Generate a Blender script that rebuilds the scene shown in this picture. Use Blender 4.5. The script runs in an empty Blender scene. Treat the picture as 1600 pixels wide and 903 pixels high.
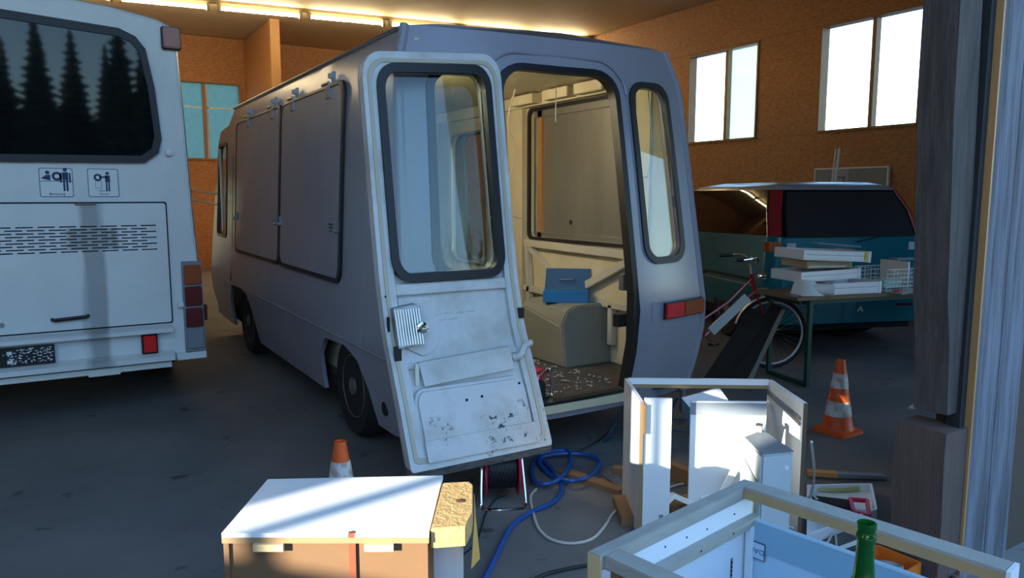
import bpy, bmesh, math, random
import numpy as np
from mathutils import Vector, Matrix, geometry
random.seed(7)
C = bpy.context.scene.collection
# ---------------------------------------------------------------- camera
F_PX = 1170.0; CAM_H = 1.6; PITCH = math.atan(146/F_PX); YAW = math.radians(31.2)
cam_data = bpy.data.cameras.new('camera'); cam = bpy.data.objects.new('camera', cam_data); C.objects.link(cam)
cam_data.sensor_fit = 'HORIZONTAL'; cam_data.sensor_width = 36; cam_data.lens = 36*F_PX/1600
cam_data.clip_start = .05; cam_data.clip_end = 300
cam.location = (0, 0, CAM_H); cam.rotation_euler = (math.pi/2-PITCH, 0, -YAW)
bpy.context.scene.camera = cam
# ---------------------------------------------------------------- world, sun, exposure
SUN_DIR = Vector((.98, .17, -.203)).normalized()
w = bpy.data.worlds.new('sky'); bpy.context.scene.world = w; w.use_nodes = True
nt = w.node_tree; bg = nt.nodes['Background']
sky = nt.nodes.new('ShaderNodeTexSky'); sky.sky_type = 'NISHITA'; sky.sun_disc = False
sky.sun_elevation = math.radians(11.5); sky.sun_rotation = math.radians(-99.8); sky.air_density = 1.0; sky.dust_density = .25; sky.ozone_density = 3.0
nt.links.new(sky.outputs[0], bg.inputs[0]); bg.inputs[1].default_value = 1.15
sl = bpy.data.lights.new('sun', 'SUN'); sl.energy = 24; sl.angle = math.radians(.55); sl.color = (1, .93, .82)
so = bpy.data.objects.new('sun', sl); C.objects.link(so); so.rotation_euler = SUN_DIR.to_track_quat('-Z', 'Y').to_euler(); so.location = (-20, -5, 15)
vs = bpy.context.scene.view_settings
vs.view_transform = 'Standard'; vs.look = 'None'; vs.gamma = 1; vs.use_curve_mapping = False; vs.exposure = 0.0

# ---------------------------------------------------------------- helpers
fw = Vector((math.sin(YAW)*math.cos(PITCH), math.cos(YAW)*math.cos(PITCH), -math.sin(PITCH)))
rt = Vector((math.cos(YAW), -math.sin(YAW), 0)); upv = rt.cross(fw)
def at(px, py, z=0.0):           # the point at height z seen at a pixel of the photograph
    d = fw + rt*((px-800)/F_PX) + upv*((451.5-py)/F_PX)
    return Vector((0, 0, CAM_H)) + d*((z-CAM_H)/d.z)
def lerp(a, b, t): return a+(b-a)*t
def interp(z, tab):
    if z <= tab[0][0]: return tab[0][1]
    for (a, b), (c, d) in zip(tab, tab[1:]):
        if z <= c: return b+(d-b)*(z-a)/(c-a)
    return tab[-1][1]
MATS = {}
def mat(name, col, rough=.6, metal=0., var=None, scale=6., amt=.5, bump=0., bscale=60., spec=.5, stretch=(1, 1, 1), detail=5, alpha=None, trans=0., ior=1.45, emit=None, estr=0., coat=0., sharp=None):
    if name in MATS: return MATS[name]
    m = bpy.data.materials.new(name); m.use_nodes = True; t = m.node_tree; b = t.nodes['Principled BSDF']
    b.inputs['Base Color'].default_value = (*col, 1); b.inputs['Roughness'].default_value = rough; b.inputs['Metallic'].default_value = metal
    b.inputs['Specular IOR Level'].default_value = spec; b.inputs['IOR'].default_value = ior
    b.inputs['Transmission Weight'].default_value = trans; b.inputs['Coat Weight'].default_value = coat
    if emit: b.inputs['Emission Color'].default_value = (*emit, 1); b.inputs['Emission Strength'].default_value = estr
    if alpha is not None: b.inputs['Alpha'].default_value = alpha
    if var or bump:
        tc = t.nodes.new('ShaderNodeTexCoord'); mp = t.nodes.new('ShaderNodeMapping'); mp.inputs['Scale'].default_value = stretch
        t.links.new(tc.outputs['Object'], mp.inputs[0])
        if var:
            n = t.nodes.new('ShaderNodeTexNoise'); n.inputs['Scale'].default_value = scale; n.inputs['Detail'].default_value = detail; n.inputs['Roughness'].default_value = .6
            t.links.new(mp.outputs[0], n.inputs[0])
            r = t.nodes.new('ShaderNodeValToRGB'); lo, hi = sharp or (.3, .7)
            r.color_ramp.elements[0].position = lo; r.color_ramp.elements[1].position = hi
            r.color_ramp.elements[0].color = (*col, 1); r.color_ramp.elements[1].color = (*[lerp(c, v, amt) for c, v in zip(col, var)], 1)
            t.links.new(n.outputs[0], r.inputs[0]); t.links.new(r.outputs[0], b.inputs['Base Color'])
        if bump:
            n2 = t.nodes.new('ShaderNodeTexNoise'); n2.inputs['Scale'].default_value = bscale; n2.inputs['Detail'].default_value = 6
            t.links.new(mp.outputs[0], n2.inputs[0]); bp = t.nodes.new('ShaderNodeBump'); bp.inputs['Strength'].default_value = bump; bp.inputs['Distance'].default_value = .01
            t.links.new(n2.outputs[0], bp.inputs['Height']); t.links.new(bp.outputs[0], b.inputs['Normal'])
    MATS[name] = m; return m

class MB:
    def __init__(s, M=None): s.v = []; s.f = []; s.M = M
    def addv(s, pts):
        b = len(s.v)
        for p in pts:
            p = Vector(p); s.v.append(s.M @ p if s.M else p)
        return b
    def mesh(s, pts, faces): b = s.addv(pts); s.f += [tuple(i+b for i in f) for f in faces]; return s
    def hexa(s, p):   # 8 points: bottom 4 ccw, top 4
        return s.mesh(p, [(3, 2, 1, 0), (4, 5, 6, 7), (0, 1, 5, 4), (1, 2, 6, 5), (2, 3, 7, 6), (3, 0, 4, 7)])
    def box(s, x0, x1, y0, y1, z0, z1):
        return s.hexa([(x0, y0, z0), (x1, y0, z0), (x1, y1, z0), (x0, y1, z0), (x0, y0, z1), (x1, y0, z1), (x1, y1, z1), (x0, y1, z1)])
    def obox(s, c, size, rz=0, rx=0, ry=0):
        R = Matrix.Rotation(rz, 3, 'Z') @ Matrix.Rotation(ry, 3, 'Y') @ Matrix.Rotation(rx, 3, 'X'); a, b, d = [q/2 for q in size]; c = Vector(c)
        return s.hexa([c+R @ Vector(q) for q in ((-a, -b, -d), (a, -b, -d), (a, b, -d), (-a, b, -d), (-a, -b, d), (a, -b, d), (a, b, d), (-a, b, d))])
    def beam(s, p, q, wd, h, up=(0, 0, 1)):   # rectangular bar p->q, wd across, h along up
        p, q = Vector(p), Vector(q); d = (q-p).normalized(); u = Vector(up); u = (u-d*u.dot(d)).normalized(); r = d.cross(u)*wd/2; u = u*h/2
        return s.hexa([p-r-u, p+r-u, q+r-u, q-r-u, p-r+u, p+r+u, q+r+u, q-r+u])
    def prism(s, poly, ext):   # planar 3d polygon extruded by vector
        n = len(poly); ext = Vector(ext); P = [Vector(p) for p in poly]; b = s.addv(P+[p+ext for p in P])
        s.f.append(tuple(b+i for i in reversed(range(n)))); s.f.append(tuple(b+n+i for i in range(n)))
        for i in range(n): j = (i+1) % n; s.f.append((b+i, b+j, b+n+j, b+n+i))
        return s
    def tube(s, path, r, n=8, cap=True, closed=False):
        P = [Vector(p) for p in path]; m = len(P); rr = r if isinstance(r, (list, tuple)) else [r]*m; base = len(s.v); prev = None
        for i, p in enumerate(P):
            if closed: d = P[(i+1) % m]-P[i-1]
            else: d = P[min(i+1, m-1)]-P[max(i-1, 0)]
            d = d.normalized() if d.length > 1e-9 else Vector((0, 0, 1))
            if prev is None:
                a = Vector((0, 0, 1)) if abs(d.z) < .9 else Vector((1, 0, 0)); u = d.cross(a).normalized()
            else: u = (prev-d*prev.dot(d)).normalized()
            prev = u; v = d.cross(u)
            s.addv([p+(u*math.cos(2*math.pi*k/n)+v*math.sin(2*math.pi*k/n))*rr[i] for k in range(n)])
        for i in range(m if closed else m-1):
            j = (i+1) % m
            for k in range(n): l = (k+1) % n; s.f.append((base+i*n+k, base+i*n+l, base+j*n+l, base+j*n+k))
        if cap and not closed: s.f.append(tuple(base+k for k in reversed(range(n)))); s.f.append(tuple(base+(m-1)*n+k for k in range(n)))
        return s
    def lathe(s, prof, c, axis=(0, 0, 1), n=24):   # prof: (r, h) along axis
        ax = Vector(axis).normalized(); a = Vector((0, 0, 1)) if abs(ax.z) < .9 else Vector((1, 0, 0)); u = ax.cross(a).normalized(); v = ax.cross(u); c = Vector(c); b = len(s.v)
        for r, h in prof: s.addv([c+ax*h+(u*math.cos(2*math.pi*k/n)+v*math.sin(2*math.pi*k/n))*r for k in range(n)])
        for i in range(len(prof)-1):
            for k in range(n): l = (k+1) % n; s.f.append((b+i*n+k, b+i*n+l, b+(i+1)*n+l, b+(i+1)*n+k))
        s.f.append(tuple(b+k for k in reversed(range(n)))); s.f.append(tuple(b+(len(prof)-1)*n+k for k in range(n)))
        return s
    def loft(s, rings, cap=True, closed=True):
        n = len(rings[0]); b = len(s.v)
        for r in rings: s.addv(r)
        for i in range(len(rings)-1):
            for k in range(n if closed else n-1): l = (k+1) % n; s.f.append((b+i*n+k, b+i*n+l, b+(i+1)*n+l, b+(i+1)*n+k))
        if cap: s.f.append(tuple(b+k for k in reversed(range(n)))); s.f.append(tuple(b+(len(rings)-1)*n+k for k in range(n)))
        return s
    def sheet(s, outer, holes, f, g, step=.15):
        """plate: outline and holes in (u,v); f maps the front, g the back"""
        def dens(poly):
            o = []
            for i in range(len(poly)):
                a, b_ = poly[i], poly[(i+1) % len(poly)]; L = math.dist(a, b_); k = max(1, int(math.ceil(L/step)))
                o += [(a[0]+(b_[0]-a[0])*j/k, a[1]+(b_[1]-a[1])*j/k) for j in range(k)]
            return o
        def inside(p, poly):
            c = False; x, y = p
            for i in range(len(poly)):
                (x1, y1), (x2, y2) = poly[i], poly[i-1]
                if (y1 > y) != (y2 > y) and x < (x2-x1)*(y-y1)/(y2-y1)+x1: c = not c
            return c
        loops = [dens(outer)]+[dens(h) for h in holes]; V = []; E = []
        for L in loops:
            b = len(V); V += L; E += [(b+i, b+(i+1) % len(L)) for i in range(len(L))]
        us = [p[0] for p in outer]; vs_ = [p[1] for p in outer]; u = min(us)+step*.5
        bd = list(V)
        while u < max(us):
            v = min(vs_)+step*.5
            while v < max(vs_):
                if inside((u, v), outer) and not any(inside((u, v), h) for h in holes) and min((u-q[0])**2+(v-q[1])**2 for q in bd) > (step*.35)**2: V.append((u, v))
                v += step
            u += step
        r = geometry.delaunay_2d_cdt([Vector(p) for p in V], E, [], 0, 1e-6); vv, ff = r[0], r[2]; T = []
        for t in ff:
            c = sum((vv[i] for i in t), Vector((0, 0)))/len(t)
            if inside(c, outer) and not any(inside(c, h) for h in holes): T.append(tuple(t))
        n = len(vv); b = s.addv([f(p[0], p[1]) for p in vv]+[g(p[0], p[1]) for p in vv]); cnt = {}
        for t in T:
            s.f.append(tuple(b+i for i in t)); s.f.append(tuple(b+n+i for i in reversed(t)))
            for i in range(len(t)): e = (t[i], t[(i+1) % len(t)]); cnt[tuple(sorted(e))] = cnt.get(tuple(sorted(e)), [])+[e]
        for k, e in cnt.items():
            if len(e) == 1: i, j = e[0]; s.f.append((b+j, b+i, b+n+i, b+n+j))
        return s
def rrect(x0, x1, y0, y1, r, n=5):
    rs = r if isinstance(r, (list, tuple)) else [r]*4; o = []
    for (cx, cy, a0), q in zip(((x1, y1, 0), (x0, y1, 90), (x0, y0, 180), (x1, y0, 270)), rs):
        sx = -1 if cx == x1 else 1; sy = -1 if cy == y1 else 1
        for k in range(n+1):
            a = math.radians(a0+90*k/n); o.append((cx+sx*q+q*math.cos(a), cy+sy*q+q*math.sin(a)))
    return o
def rbar(mb, poly, f, r, n=6):   # rubber bead along a closed 2d outline mapped by f
    P = []
    for i in range(len(poly)):
        a, b = poly[i], poly[(i+1) % len(poly)]; k = max(1, int(math.dist(a, b)/.12))
        P += [f(a[0]+(b[0]-a[0])*j/k, a[1]+(b[1]-a[1])*j/k) for j in range(k)]
    return mb.tube(P, r, n, closed=True)
def wloc(o):
    v = Vector((0, 0, 0))
    while o: v += o.location; o = o.parent
    return v
def obj(name, mb, m, parent=None, label=None, smooth=None, bevel=0, kind=None, at_=None):
    me = bpy.data.meshes.new(name)
    vv = [Vector(v) for v in mb.v]
    if parent is None:
        if at_ is None:
            xs = [v.x for v in vv]; ys = [v.y for v in vv]; zs = [v.z for v in vv]; loc = Vector(((min(xs)+max(xs))/2, (min(ys)+max(ys))/2, min(zs)))
        else: loc = Vector(at_)
        off = loc
    else: loc = Vector((0, 0, 0)); off = wloc(parent)
    me.from_pydata([tuple(v-off) for v in vv], [], mb.f); me.update()
    bm = bmesh.new(); bm.from_mesh(me); bmesh.ops.recalc_face_normals(bm, faces=bm.faces)
    if bevel: bmesh.ops.bevel(bm, geom=[e for e in bm.edges if len(e.link_faces) == 2 and e.calc_face_angle(0) > .6], offset=bevel, segments=2, affect='EDGES', clamp_overlap=True)
    bm.to_mesh(me); bm.free()
    if smooth is not False:
        a = smooth or 35
        me.shade_smooth() if hasattr(me, 'shade_smooth') else None
        me.set_sharp_from_angle(angle=math.radians(a))
    me.materials.append(m); o = bpy.data.objects.new(name, me); C.objects.link(o); o.location = loc
    if parent: o.parent = parent
    if label: o['label'] = label
    if kind: o['kind'] = kind
    return o
def thing(name, label, cat, loc, group=None, rz=0):
    o = bpy.data.objects.new(name, None); C.objects.link(o); o.location = loc; o.rotation_euler = (0, 0, rz); o.empty_display_size = .1
    o['label'] = label; o['category'] = cat
    if group: o['group'] = group
    return o
def tag(o, label, cat, group=None):
    o['label'] = label; o['category'] = cat
    if group: o['group'] = group
    return o
def struct(name, mb, m, **k):
    o = obj(name, mb, m, **k); o['kind'] = 'structure'; return o
def dup(o, loc=None, rz=None, label=None, parent=None):
    c = o.copy(); C.objects.link(c)
    if parent: c.parent = parent
    for ch in list(o.children): dup(ch, parent=c)
    if loc is not None: c.location = loc
    if rz is not None: c.rotation_euler = (c.rotation_euler[0], c.rotation_euler[1], rz)
    if label: c['label'] = label
    return c
def text(name, body, size, origin, xdir, ydir, m, parent, depth=.001, label=None):
    cu = bpy.data.curves.new(name, 'FONT'); cu.body = body; cu.size = size; cu.extrude = depth; cu.align_x = 'CENTER'; cu.align_y = 'CENTER'; cu.resolution_u = 2
    to = bpy.data.objects.new(name, cu); C.objects.link(to); dg = bpy.context.evaluated_depsgraph_get()
    me = bpy.data.meshes.new_from_object(to.evaluated_get(dg)); C.objects.unlink(to); bpy.data.objects.remove(to)
    x = Vector(xdir).normalized(); y = Vector(ydir).normalized(); z = x.cross(y); off = wloc(parent)
    for v in me.vertices: c = v.co; v.co = Vector(origin)-off+x*c.x+y*c.y+z*c.z
    me.materials.clear(); me.materials.append(m); o = bpy.data.objects.new(name, me); C.objects.link(o); o.parent = parent
    if label: o['label'] = label
    return o
def smoothpath(P, k=6):
    P = [Vector(p) for p in P]; Q = [P[0]*2-P[1]]+P+[P[-1]*2-P[-2]]; o = []
    for i in range(1, len(Q)-2):
        a, b, c, d = Q[i-1:i+3]
        for j in range(k):
            t = j/k; o.append(.5*((2*b)+(c-a)*t+(2*a-5*b+4*c-d)*t*t+(3*b-a-3*c+d)*t**3))
    o.append(P[-1]); return o

# ---------------------------------------------------------------- materials
concrete = mat('concrete', (.105, .105, .10), .75, var=(.19, .18, .165), scale=1.3, amt=.8, bump=.25, bscale=90, detail=9)
def concrete_marks():
    t = concrete.node_tree; b = t.nodes['Principled BSDF']; src = b.inputs['Base Color'].links[0].from_socket
    tc = t.nodes.new('ShaderNodeTexCoord'); n = t.nodes.new('ShaderNodeTexNoise'); n.inputs['Scale'].default_value = 5; n.inputs['Detail'].default_value = 8
    t.links.new(tc.outputs['Object'], n.inputs[0]); r = t.nodes.new('ShaderNodeValToRGB'); r.color_ramp.elements[0].position = .27; r.color_ramp.elements[1].position = .36
    r.color_ramp.elements[0].color = (.25, .25, .25, 1); r.color_ramp.elements[1].color = (1, 1, 1, 1)
    mx = t.nodes.new('ShaderNodeMix'); mx.data_type = 'RGBA'; mx.blend_type = 'MULTIPLY'; mx.inputs['Factor'].default_value = 1
    t.links.new(n.outputs[0], r.inputs[0]); t.links.new(src, mx.inputs[6]); t.links.new(r.outputs[0], mx.inputs[7]); t.links.new(mx.outputs[2], b.inputs['Base Color'])
concrete_marks()
osb = mat('osb_board', (.26, .10, .03), .6, var=(.50, .25, .095), scale=14, amt=.7, bump=.15, bscale=50, stretch=(1, 1, 2.4), detail=10)
osb_seen = osb
timber = mat('planed_timber', (.36, .19, .07), .6, var=(.26, .12, .04), scale=5, stretch=(8, 8, 1), bump=.1)
frame_wood = mat('window_frame_wood', (.32, .16, .055), .55, var=(.22, .1, .035), scale=8, stretch=(4, 4, 1))
ceil_m = mat('ceiling_board', (.62, .50, .32), .7, var=(.5, .4, .25), scale=.8, amt=.6)
outwall = mat('outdoor_render', (.35, .33, .3), .9, var=(.25, .24, .22), scale=3)
pane_m = mat('window_glass', (.95, .97, .95), .25, trans=1, ior=1.02, spec=.3)
frost_m = mat('frosted_pane', (.80, .88, .82), .6, trans=.85, ior=1.02, var=(.6, .7, .64), scale=20)
tube_m = mat('lit_tube', (1, 1, 1), .5, emit=(1, .80, .48), estr=80)
fitting_m = mat('fitting_cream', (.45, .38, .25), .5)
white_body = mat('bus_white', (.70, .70, .66), .35, var=(.5, .49, .44), scale=2.2, amt=.5, sharp=(.45, .9), detail=8, coat=.2)
black_rub = mat('black_rubber', (.012, .012, .013), .45)
black_gl = mat('dark_glass', (.006, .007, .008), .03, spec=.42)
grey_van = mat('van_grey_paint', (.29, .29, .335), .27, var=(.24, .24, .28), scale=1.6, amt=.7, bump=.02, bscale=40, spec=.6)
door_white = mat('door_inner_white', (.56, .56, .54), .42, var=(.34, .32, .27), scale=4.5, amt=.75, sharp=(.45, .72), detail=9)
def scuffs():
    t = door_white.node_tree; b = t.nodes['Principled BSDF']; src = b.inputs['Base Color'].links[0].from_socket
    tc = t.nodes.new('ShaderNodeTexCoord'); n = t.nodes.new('ShaderNodeTexNoise'); n.inputs['Scale'].default_value = 26; n.inputs['Detail'].default_value = 10; n.inputs['Roughness'].default_value = .7
    t.links.new(tc.outputs['Object'], n.inputs[0]); sp = t.nodes.new('ShaderNodeSeparateXYZ'); t.links.new(tc.outputs['Object'], sp.inputs[0])
    n3 = t.nodes.new('ShaderNodeTexNoise'); n3.inputs['Scale'].default_value = 3.5; t.links.new(tc.outputs['Object'], n3.inputs[0])
    r = t.nodes.new('ShaderNodeValToRGB'); r.color_ramp.elements[0].position = .565; r.color_ramp.elements[1].position = .60; r.color_ramp.elements[0].color = (0, 0, 0, 1)
    t.links.new(n.outputs[0], r.inputs[0])
    band = t.nodes.new('ShaderNodeMapRange'); band.inputs['From Min'].default_value = .30; band.inputs['From Max'].default_value = .18; band.clamp = True; t.links.new(sp.outputs[2], band.inputs['Value'])
    pt = t.nodes.new('ShaderNodeMapRange'); pt.inputs['From Min'].default_value = .50; pt.inputs['From Max'].default_value = .56; pt.clamp = True; t.links.new(n3.outputs[0], pt.inputs['Value'])
    m1 = t.nodes.new('ShaderNodeMath'); m1.operation = 'MULTIPLY'; t.links.new(r.outputs[0], m1.inputs[0]); t.links.new(band.outputs[0], m1.inputs[1])
    m2 = t.nodes.new('ShaderNodeMath'); m2.operation = 'MULTIPLY'; t.links.new(m1.outputs[0], m2.inputs[0]); t.links.new(pt.outputs[0], m2.inputs[1])
    mx = t.nodes.new('ShaderNodeMix'); mx.data_type = 'RGBA'; t.links.new(m2.outputs[0], mx.inputs['Factor']); t.links.new(src, mx.inputs[6]); mx.inputs[7].default_value = (.03, .03, .035, 1)
    t.links.new(mx.outputs[2], b.inputs['Base Color'])
scuffs()
cream = mat('cream_lining', (.62, .55, .38), .5, var=(.48, .40, .24), scale=4, amt=.6, detail=8)
alu = mat('brushed_aluminium', (.62, .61, .56), .32, metal=.85, var=(.42, .41, .38), scale=5, stretch=(1, 1, .15), amt=.6)
chrome = mat('chrome', (.8, .8, .8), .12, metal=1)
steel = mat('dull_steel', (.35, .35, .36), .4, metal=.8, var=(.2, .17, .14), scale=12)
tyre = mat('tyre_rubber', (.014, .014, .015), .8, bump=.2, bscale=80)
rim_m = mat('rusty_rim', (.20, .18, .15), .6, metal=.3, var=(.10, .06, .04), scale=14)
dark = mat('underbody_dark', (.012, .012, .013), .8)
arch_m = mat('wheel_box_grey', (.21, .20, .155), .5, var=(.15, .145, .115), scale=3)
vfloor = mat('van_floor_dirty', (.05, .045, .038), .8, var=(.12, .10, .08), scale=12, sharp=(.5, .75))
clear = mat('thin_clear_glass', (.86, .9, .87), .03, trans=1, ior=1.01, spec=.5)
teal = mat('metallic_teal', (.003, .15, .19), .3, metal=.2, coat=.5, var=(.006, .13, .16), scale=2)
amber = mat('amber_lens', (.33, .06, .008), .3, coat=.3)
red_l = mat('red_lens', (.12, .008, .008), .25, coat=.5)
red_b = mat('bright_red_reflector', (.75, .02, .02), .2, coat=.5)
grey_l = mat('grey_lens', (.22, .23, .24), .25, coat=.5)
orange_p = mat('cone_orange', (.80, .11, .012), .5, var=(.5, .06, .012), scale=18, amt=.6)
conewhite = mat('cone_white_band', (.62, .6, .56), .5, var=(.3, .14, .08), scale=16, amt=.6, sharp=(.5, .62))
melamine = mat('white_melamine', (.80, .80, .78), .3, var=(.70, .70, .68), scale=2)
chip = mat('chipboard_edge', (.30, .19, .09), .8, var=(.3, .18, .08), scale=60)
brownhb = mat('brown_hardboard', (.19, .098, .043), .7, var=(.14, .07, .032), scale=5)
redbrown = mat('red_brown_strip', (.22, .06, .025), .6)
palewood = mat('pale_batten', (.62, .46, .24), .6, var=(.5, .35, .17), scale=5, stretch=(6, 6, 6))
rawwood = mat('raw_wood_block', (.60, .38, .15), .7, var=(.40, .22, .08), scale=22, detail=10, bump=.5, bscale=70)
greywood = mat('weathered_batten', (.34, .33, .29), .7, var=(.24, .22, .18), scale=6, stretch=(2, 2, 9), bump=.2)
cutwood = mat('cut_wood_side', (.40, .27, .13), .7, var=(.3, .19, .085), scale=7, stretch=(2, 2, 9))
bluewhite = mat('worktop_white_laminate', (.72, .75, .78), .3, var=(.64, .68, .72), scale=2)
blueplast = mat('pale_blue_laminate', (.42, .60, .72), .3, var=(.36, .54, .68), scale=2)
oldwood = mat('weathered_board', (.15, .165, .21), .85, var=(.045, .045, .055), scale=4, stretch=(6, 6, .35), sharp=(.36, .66), amt=.95, bump=.6, bscale=20, detail=10)
burntwood = mat('stained_post', (.075, .062, .055), .85, var=(.02, .018, .017), scale=6, stretch=(6, 6, .5), amt=.8, bump=.6, bscale=20, detail=10)
brownpost = mat('brown_stub', (.095, .06, .052), .85, var=(.035, .025, .025), scale=6, stretch=(6, 6, .5), bump=.6, bscale=20)
scrap = mat('rough_offcut', (.30, .16, .07), .75, var=(.20, .10, .045), scale=8)
darkboard = mat('dark_board', (.022, .016, .012), .75, spec=.15, var=(.045, .035, .03), scale=6)
tabletop_m = mat('beer_table_wood', (.20, .12, .06), .55, var=(.12, .07, .035), scale=6, stretch=(1, 6, 6))
green_st = mat('dark_green_steel', (.006, .05, .035), .4)
blue_hose_m = mat('blue_hose', (.01, .08, .30), .35)
blue_box = mat('toolbox_blue', (.015, .14, .33), .4)
blue_dk = mat('toolbox_lid_blue', (.02, .07, .14), .45)
redpl = mat('red_plastic', (.62, .02, .07), .4)
bikered = mat('bike_red', (.40, .01, .02), .3, coat=.5)
cable_w = mat('white_cable', (.55, .52, .45), .5)
cable_k = mat('black_cable', (.015, .015, .015), .5)
jackblue = mat('jack_stand_blue', (.03, .09, .14), .5, var=(.06, .07, .08), scale=10)
yellowed = mat('aged_white_plastic', (.66, .64, .55), .45)
white_pl = mat('white_plastic', (.72, .73, .70), .4)
orange_b = mat('orange_plastic', (.62, .14, .015), .45)
green_gl = mat('green_bottle_glass', (.01, .22, .03), .04, trans=.75, ior=1.5)
decalblue = mat('decal_blue', (.012, .03, .10), .5)
graphite = mat('pencil_writing', (.10, .10, .12), .7)
grey_pl = mat('grey_board', (.20, .22, .24), .6)
def thin_glass(name, tint, frost=0., gloss=1.):
    m = MATS.get(name) or bpy.data.materials.new(name); m.use_nodes = True; t = m.node_tree; t.nodes.clear()
    o = t.nodes.new('ShaderNodeOutputMaterial'); tr = t.nodes.new('ShaderNodeBsdfTransparent'); tr.inputs[0].default_value = (*tint, 1)
    gl = t.nodes.new('ShaderNodeBsdfGlossy'); gl.inputs['Roughness'].default_value = .03; lw = t.nodes.new('ShaderNodeLayerWeight'); lw.inputs[0].default_value = .5; pw = t.nodes.new('ShaderNodeMath'); pw.operation = 'POWER'; pw.inputs[1].default_value = 4.5; t.links.new(lw.outputs['Facing'], pw.inputs[0])
    fr = t.nodes.new('ShaderNodeMapRange'); fr.inputs['To Min'].default_value = .035*gloss; fr.inputs['To Max'].default_value = 1; t.links.new(pw.outputs[0], fr.inputs['Value'])
    mx = t.nodes.new('ShaderNodeMixShader'); t.links.new(fr.outputs[0], mx.inputs[0]); t.links.new(tr.outputs[0], mx.inputs[1]); t.links.new(gl.outputs[0], mx.inputs[2])
    last = mx.outputs[0]
    if frost:
        tl = t.nodes.new('ShaderNodeBsdfTranslucent'); tl.inputs[0].default_value = (*tint, 1); m2 = t.nodes.new('ShaderNodeMixShader')
        n = t.nodes.new('ShaderNodeTexNoise'); n.inputs['Scale'].default_value = 9; n.inputs['Detail'].default_value = 8
        mr = t.nodes.new('ShaderNodeMapRange'); mr.inputs['To Min'].default_value = frost*.8; mr.inputs['To Max'].default_value = min(1, frost*1.2)
        tc = t.nodes.new('ShaderNodeTexCoord'); t.links.new(tc.outputs['Object'], n.inputs[0]); t.links.new(n.outputs[0], mr.inputs['Value'])
        t.links.new(mr.outputs[0], m2.inputs[0]); t.links.new(last, m2.inputs[1]); t.links.new(tl.outputs[0], m2.inputs[2]); last = m2.outputs[0]
    t.links.new(last, o.inputs[0]); MATS[name] = m; return m
clear = thin_glass('thin_clear_glass', (.90, .93, .90)); pane_m = thin_glass('window_glass', (.96, .98, .97)); frost_m = thin_glass('frosted_pane', (.86, .93, .88), .75)
frost_dim = thin_glass('dimmed_frosted_pane', (.34, .46, .44), .6)  # tint darkened so the daylight through the back window comes out dim
dirty = thin_glass('dusty_glass', (.80, .82, .76), .10)

# ================================================================ SETTING
fl = struct('floor', MB().box(-6.3, 10.3, -6, 17.7, -.2, 0), concrete)
struct('ground', MB().box(-60, 60, -60, 50, -.5, -.21), outwall)
def wall(name, axis, c, dirn, u0, u1, z0, z1, ops, th=.16, board=True, ucuts=(), zcuts=(1.25, 2.5, 3.75)):
    """wall in plane axis=c, body on the dirn side; ops (u0,u1,z0,z1)"""
    def bx(mb, a, b, p, q, d0, d1):
        lo, hi = sorted((c+dirn*d0, c+dirn*d1))
        if axis == 'x': mb.box(lo, hi, a, b, p, q)
        else: mb.box(a, b, lo, hi, p, q)
    def cells(cu, cz):
        us = sorted(set([u0, u1]+[o[i] for o in ops for i in (0, 1)]+list(cu))); zs = sorted(set([z0, z1]+[o[i] for o in ops for i in (2, 3)]+list(cz)))
        for a, b in zip(us, us[1:]):
            for p, q in zip(zs, zs[1:]):
                if not any(o[0]-1e-6 <= a and b <= o[1]+1e-6 and o[2]-1e-6 <= p and q <= o[3]+1e-6 for o in ops): yield a, b, p, q
    mb = MB()
    for a, b, p, q in cells((), ()): bx(mb, a, b, p, q, .012, th)
    W = struct(name, mb, outwall if not board else osb)
    if board:
        for a, b, p, q in cells(ucuts, zcuts):
            if b-a < .03 or q-p < .03: continue
            m2 = MB(); bx(m2, a+.0015, b-.0015, p+.0015, q-.0015, 0, .0115); obj('panel', m2, osb, W, smooth=False)
    return W
def window(name, axis, c, dirn, u0, u1, z0, z1, mull, pms, bars=()):
    """timber lining, mullion, sill and panes in an opening"""
    r = bpy.data.objects.new(name, None); C.objects.link(r); r['kind'] = 'structure'
    r.location = (c, (u0+u1)/2, z0) if axis == 'x' else ((u0+u1)/2, c, z0)
    def bx(a, b, p, q, d0, d1):
        lo, hi = sorted((c+dirn*d0, c+dirn*d1)); mb = MB()
        return mb.box(lo, hi, a, b, p, q) if axis == 'x' else mb.box(a, b, lo, hi, p, q)
    t = .035
    for a, b, p, q in ((u0, u0+t, z0, z1), (u1-t, u1, z0, z1), (u0+t, u1-t, z1-t, z1)): obj('frame', bx(a, b, p, q, -.02, .16), frame_wood, r)
    obj('sill', bx(u0+t, u1-t, z0, z0+t, -.03, .16), frame_wood, r); obj('mullion', bx(mull-.03, mull+.03, z0+t, z1-t, .02, .13), frame_wood, r)
    for (a, b), pm in zip(((u0+t, mull-.03), (mull+.03, u1-t)), pms): obj('pane', bx(a, b, z0+t, z1-t, .115, .12), pm, r)
    for (a, b, p, q) in bars: obj('bar', bx(a, b, p, q, .09, .11), white_pl, r)
    return r
wr = [(5.95, 7.545, 2.54, 4.125), (8.70, 10.30, 2.53, 4.11)]
wall('wall_right', 'x', 10.0, 1, 1.6, 17.4, 0, 4.95, wr, ucuts=(3.5, 11.8, 14.3))
window('window_1', 'x', 10.0, 1, *wr[0], 6.69, (pane_m, pane_m)); window('window_2', 'x', 10.0, 1, *wr[1], 9.42, (frost_m, pane_m))
wl = [(.62, 1.35, 1.80, 2.455), (7.4, 9.0, 2.54, 4.12), (10.4, 12.0, 2.54, 4.12), (13.4, 15.0, 2.54, 4.12)]
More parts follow.
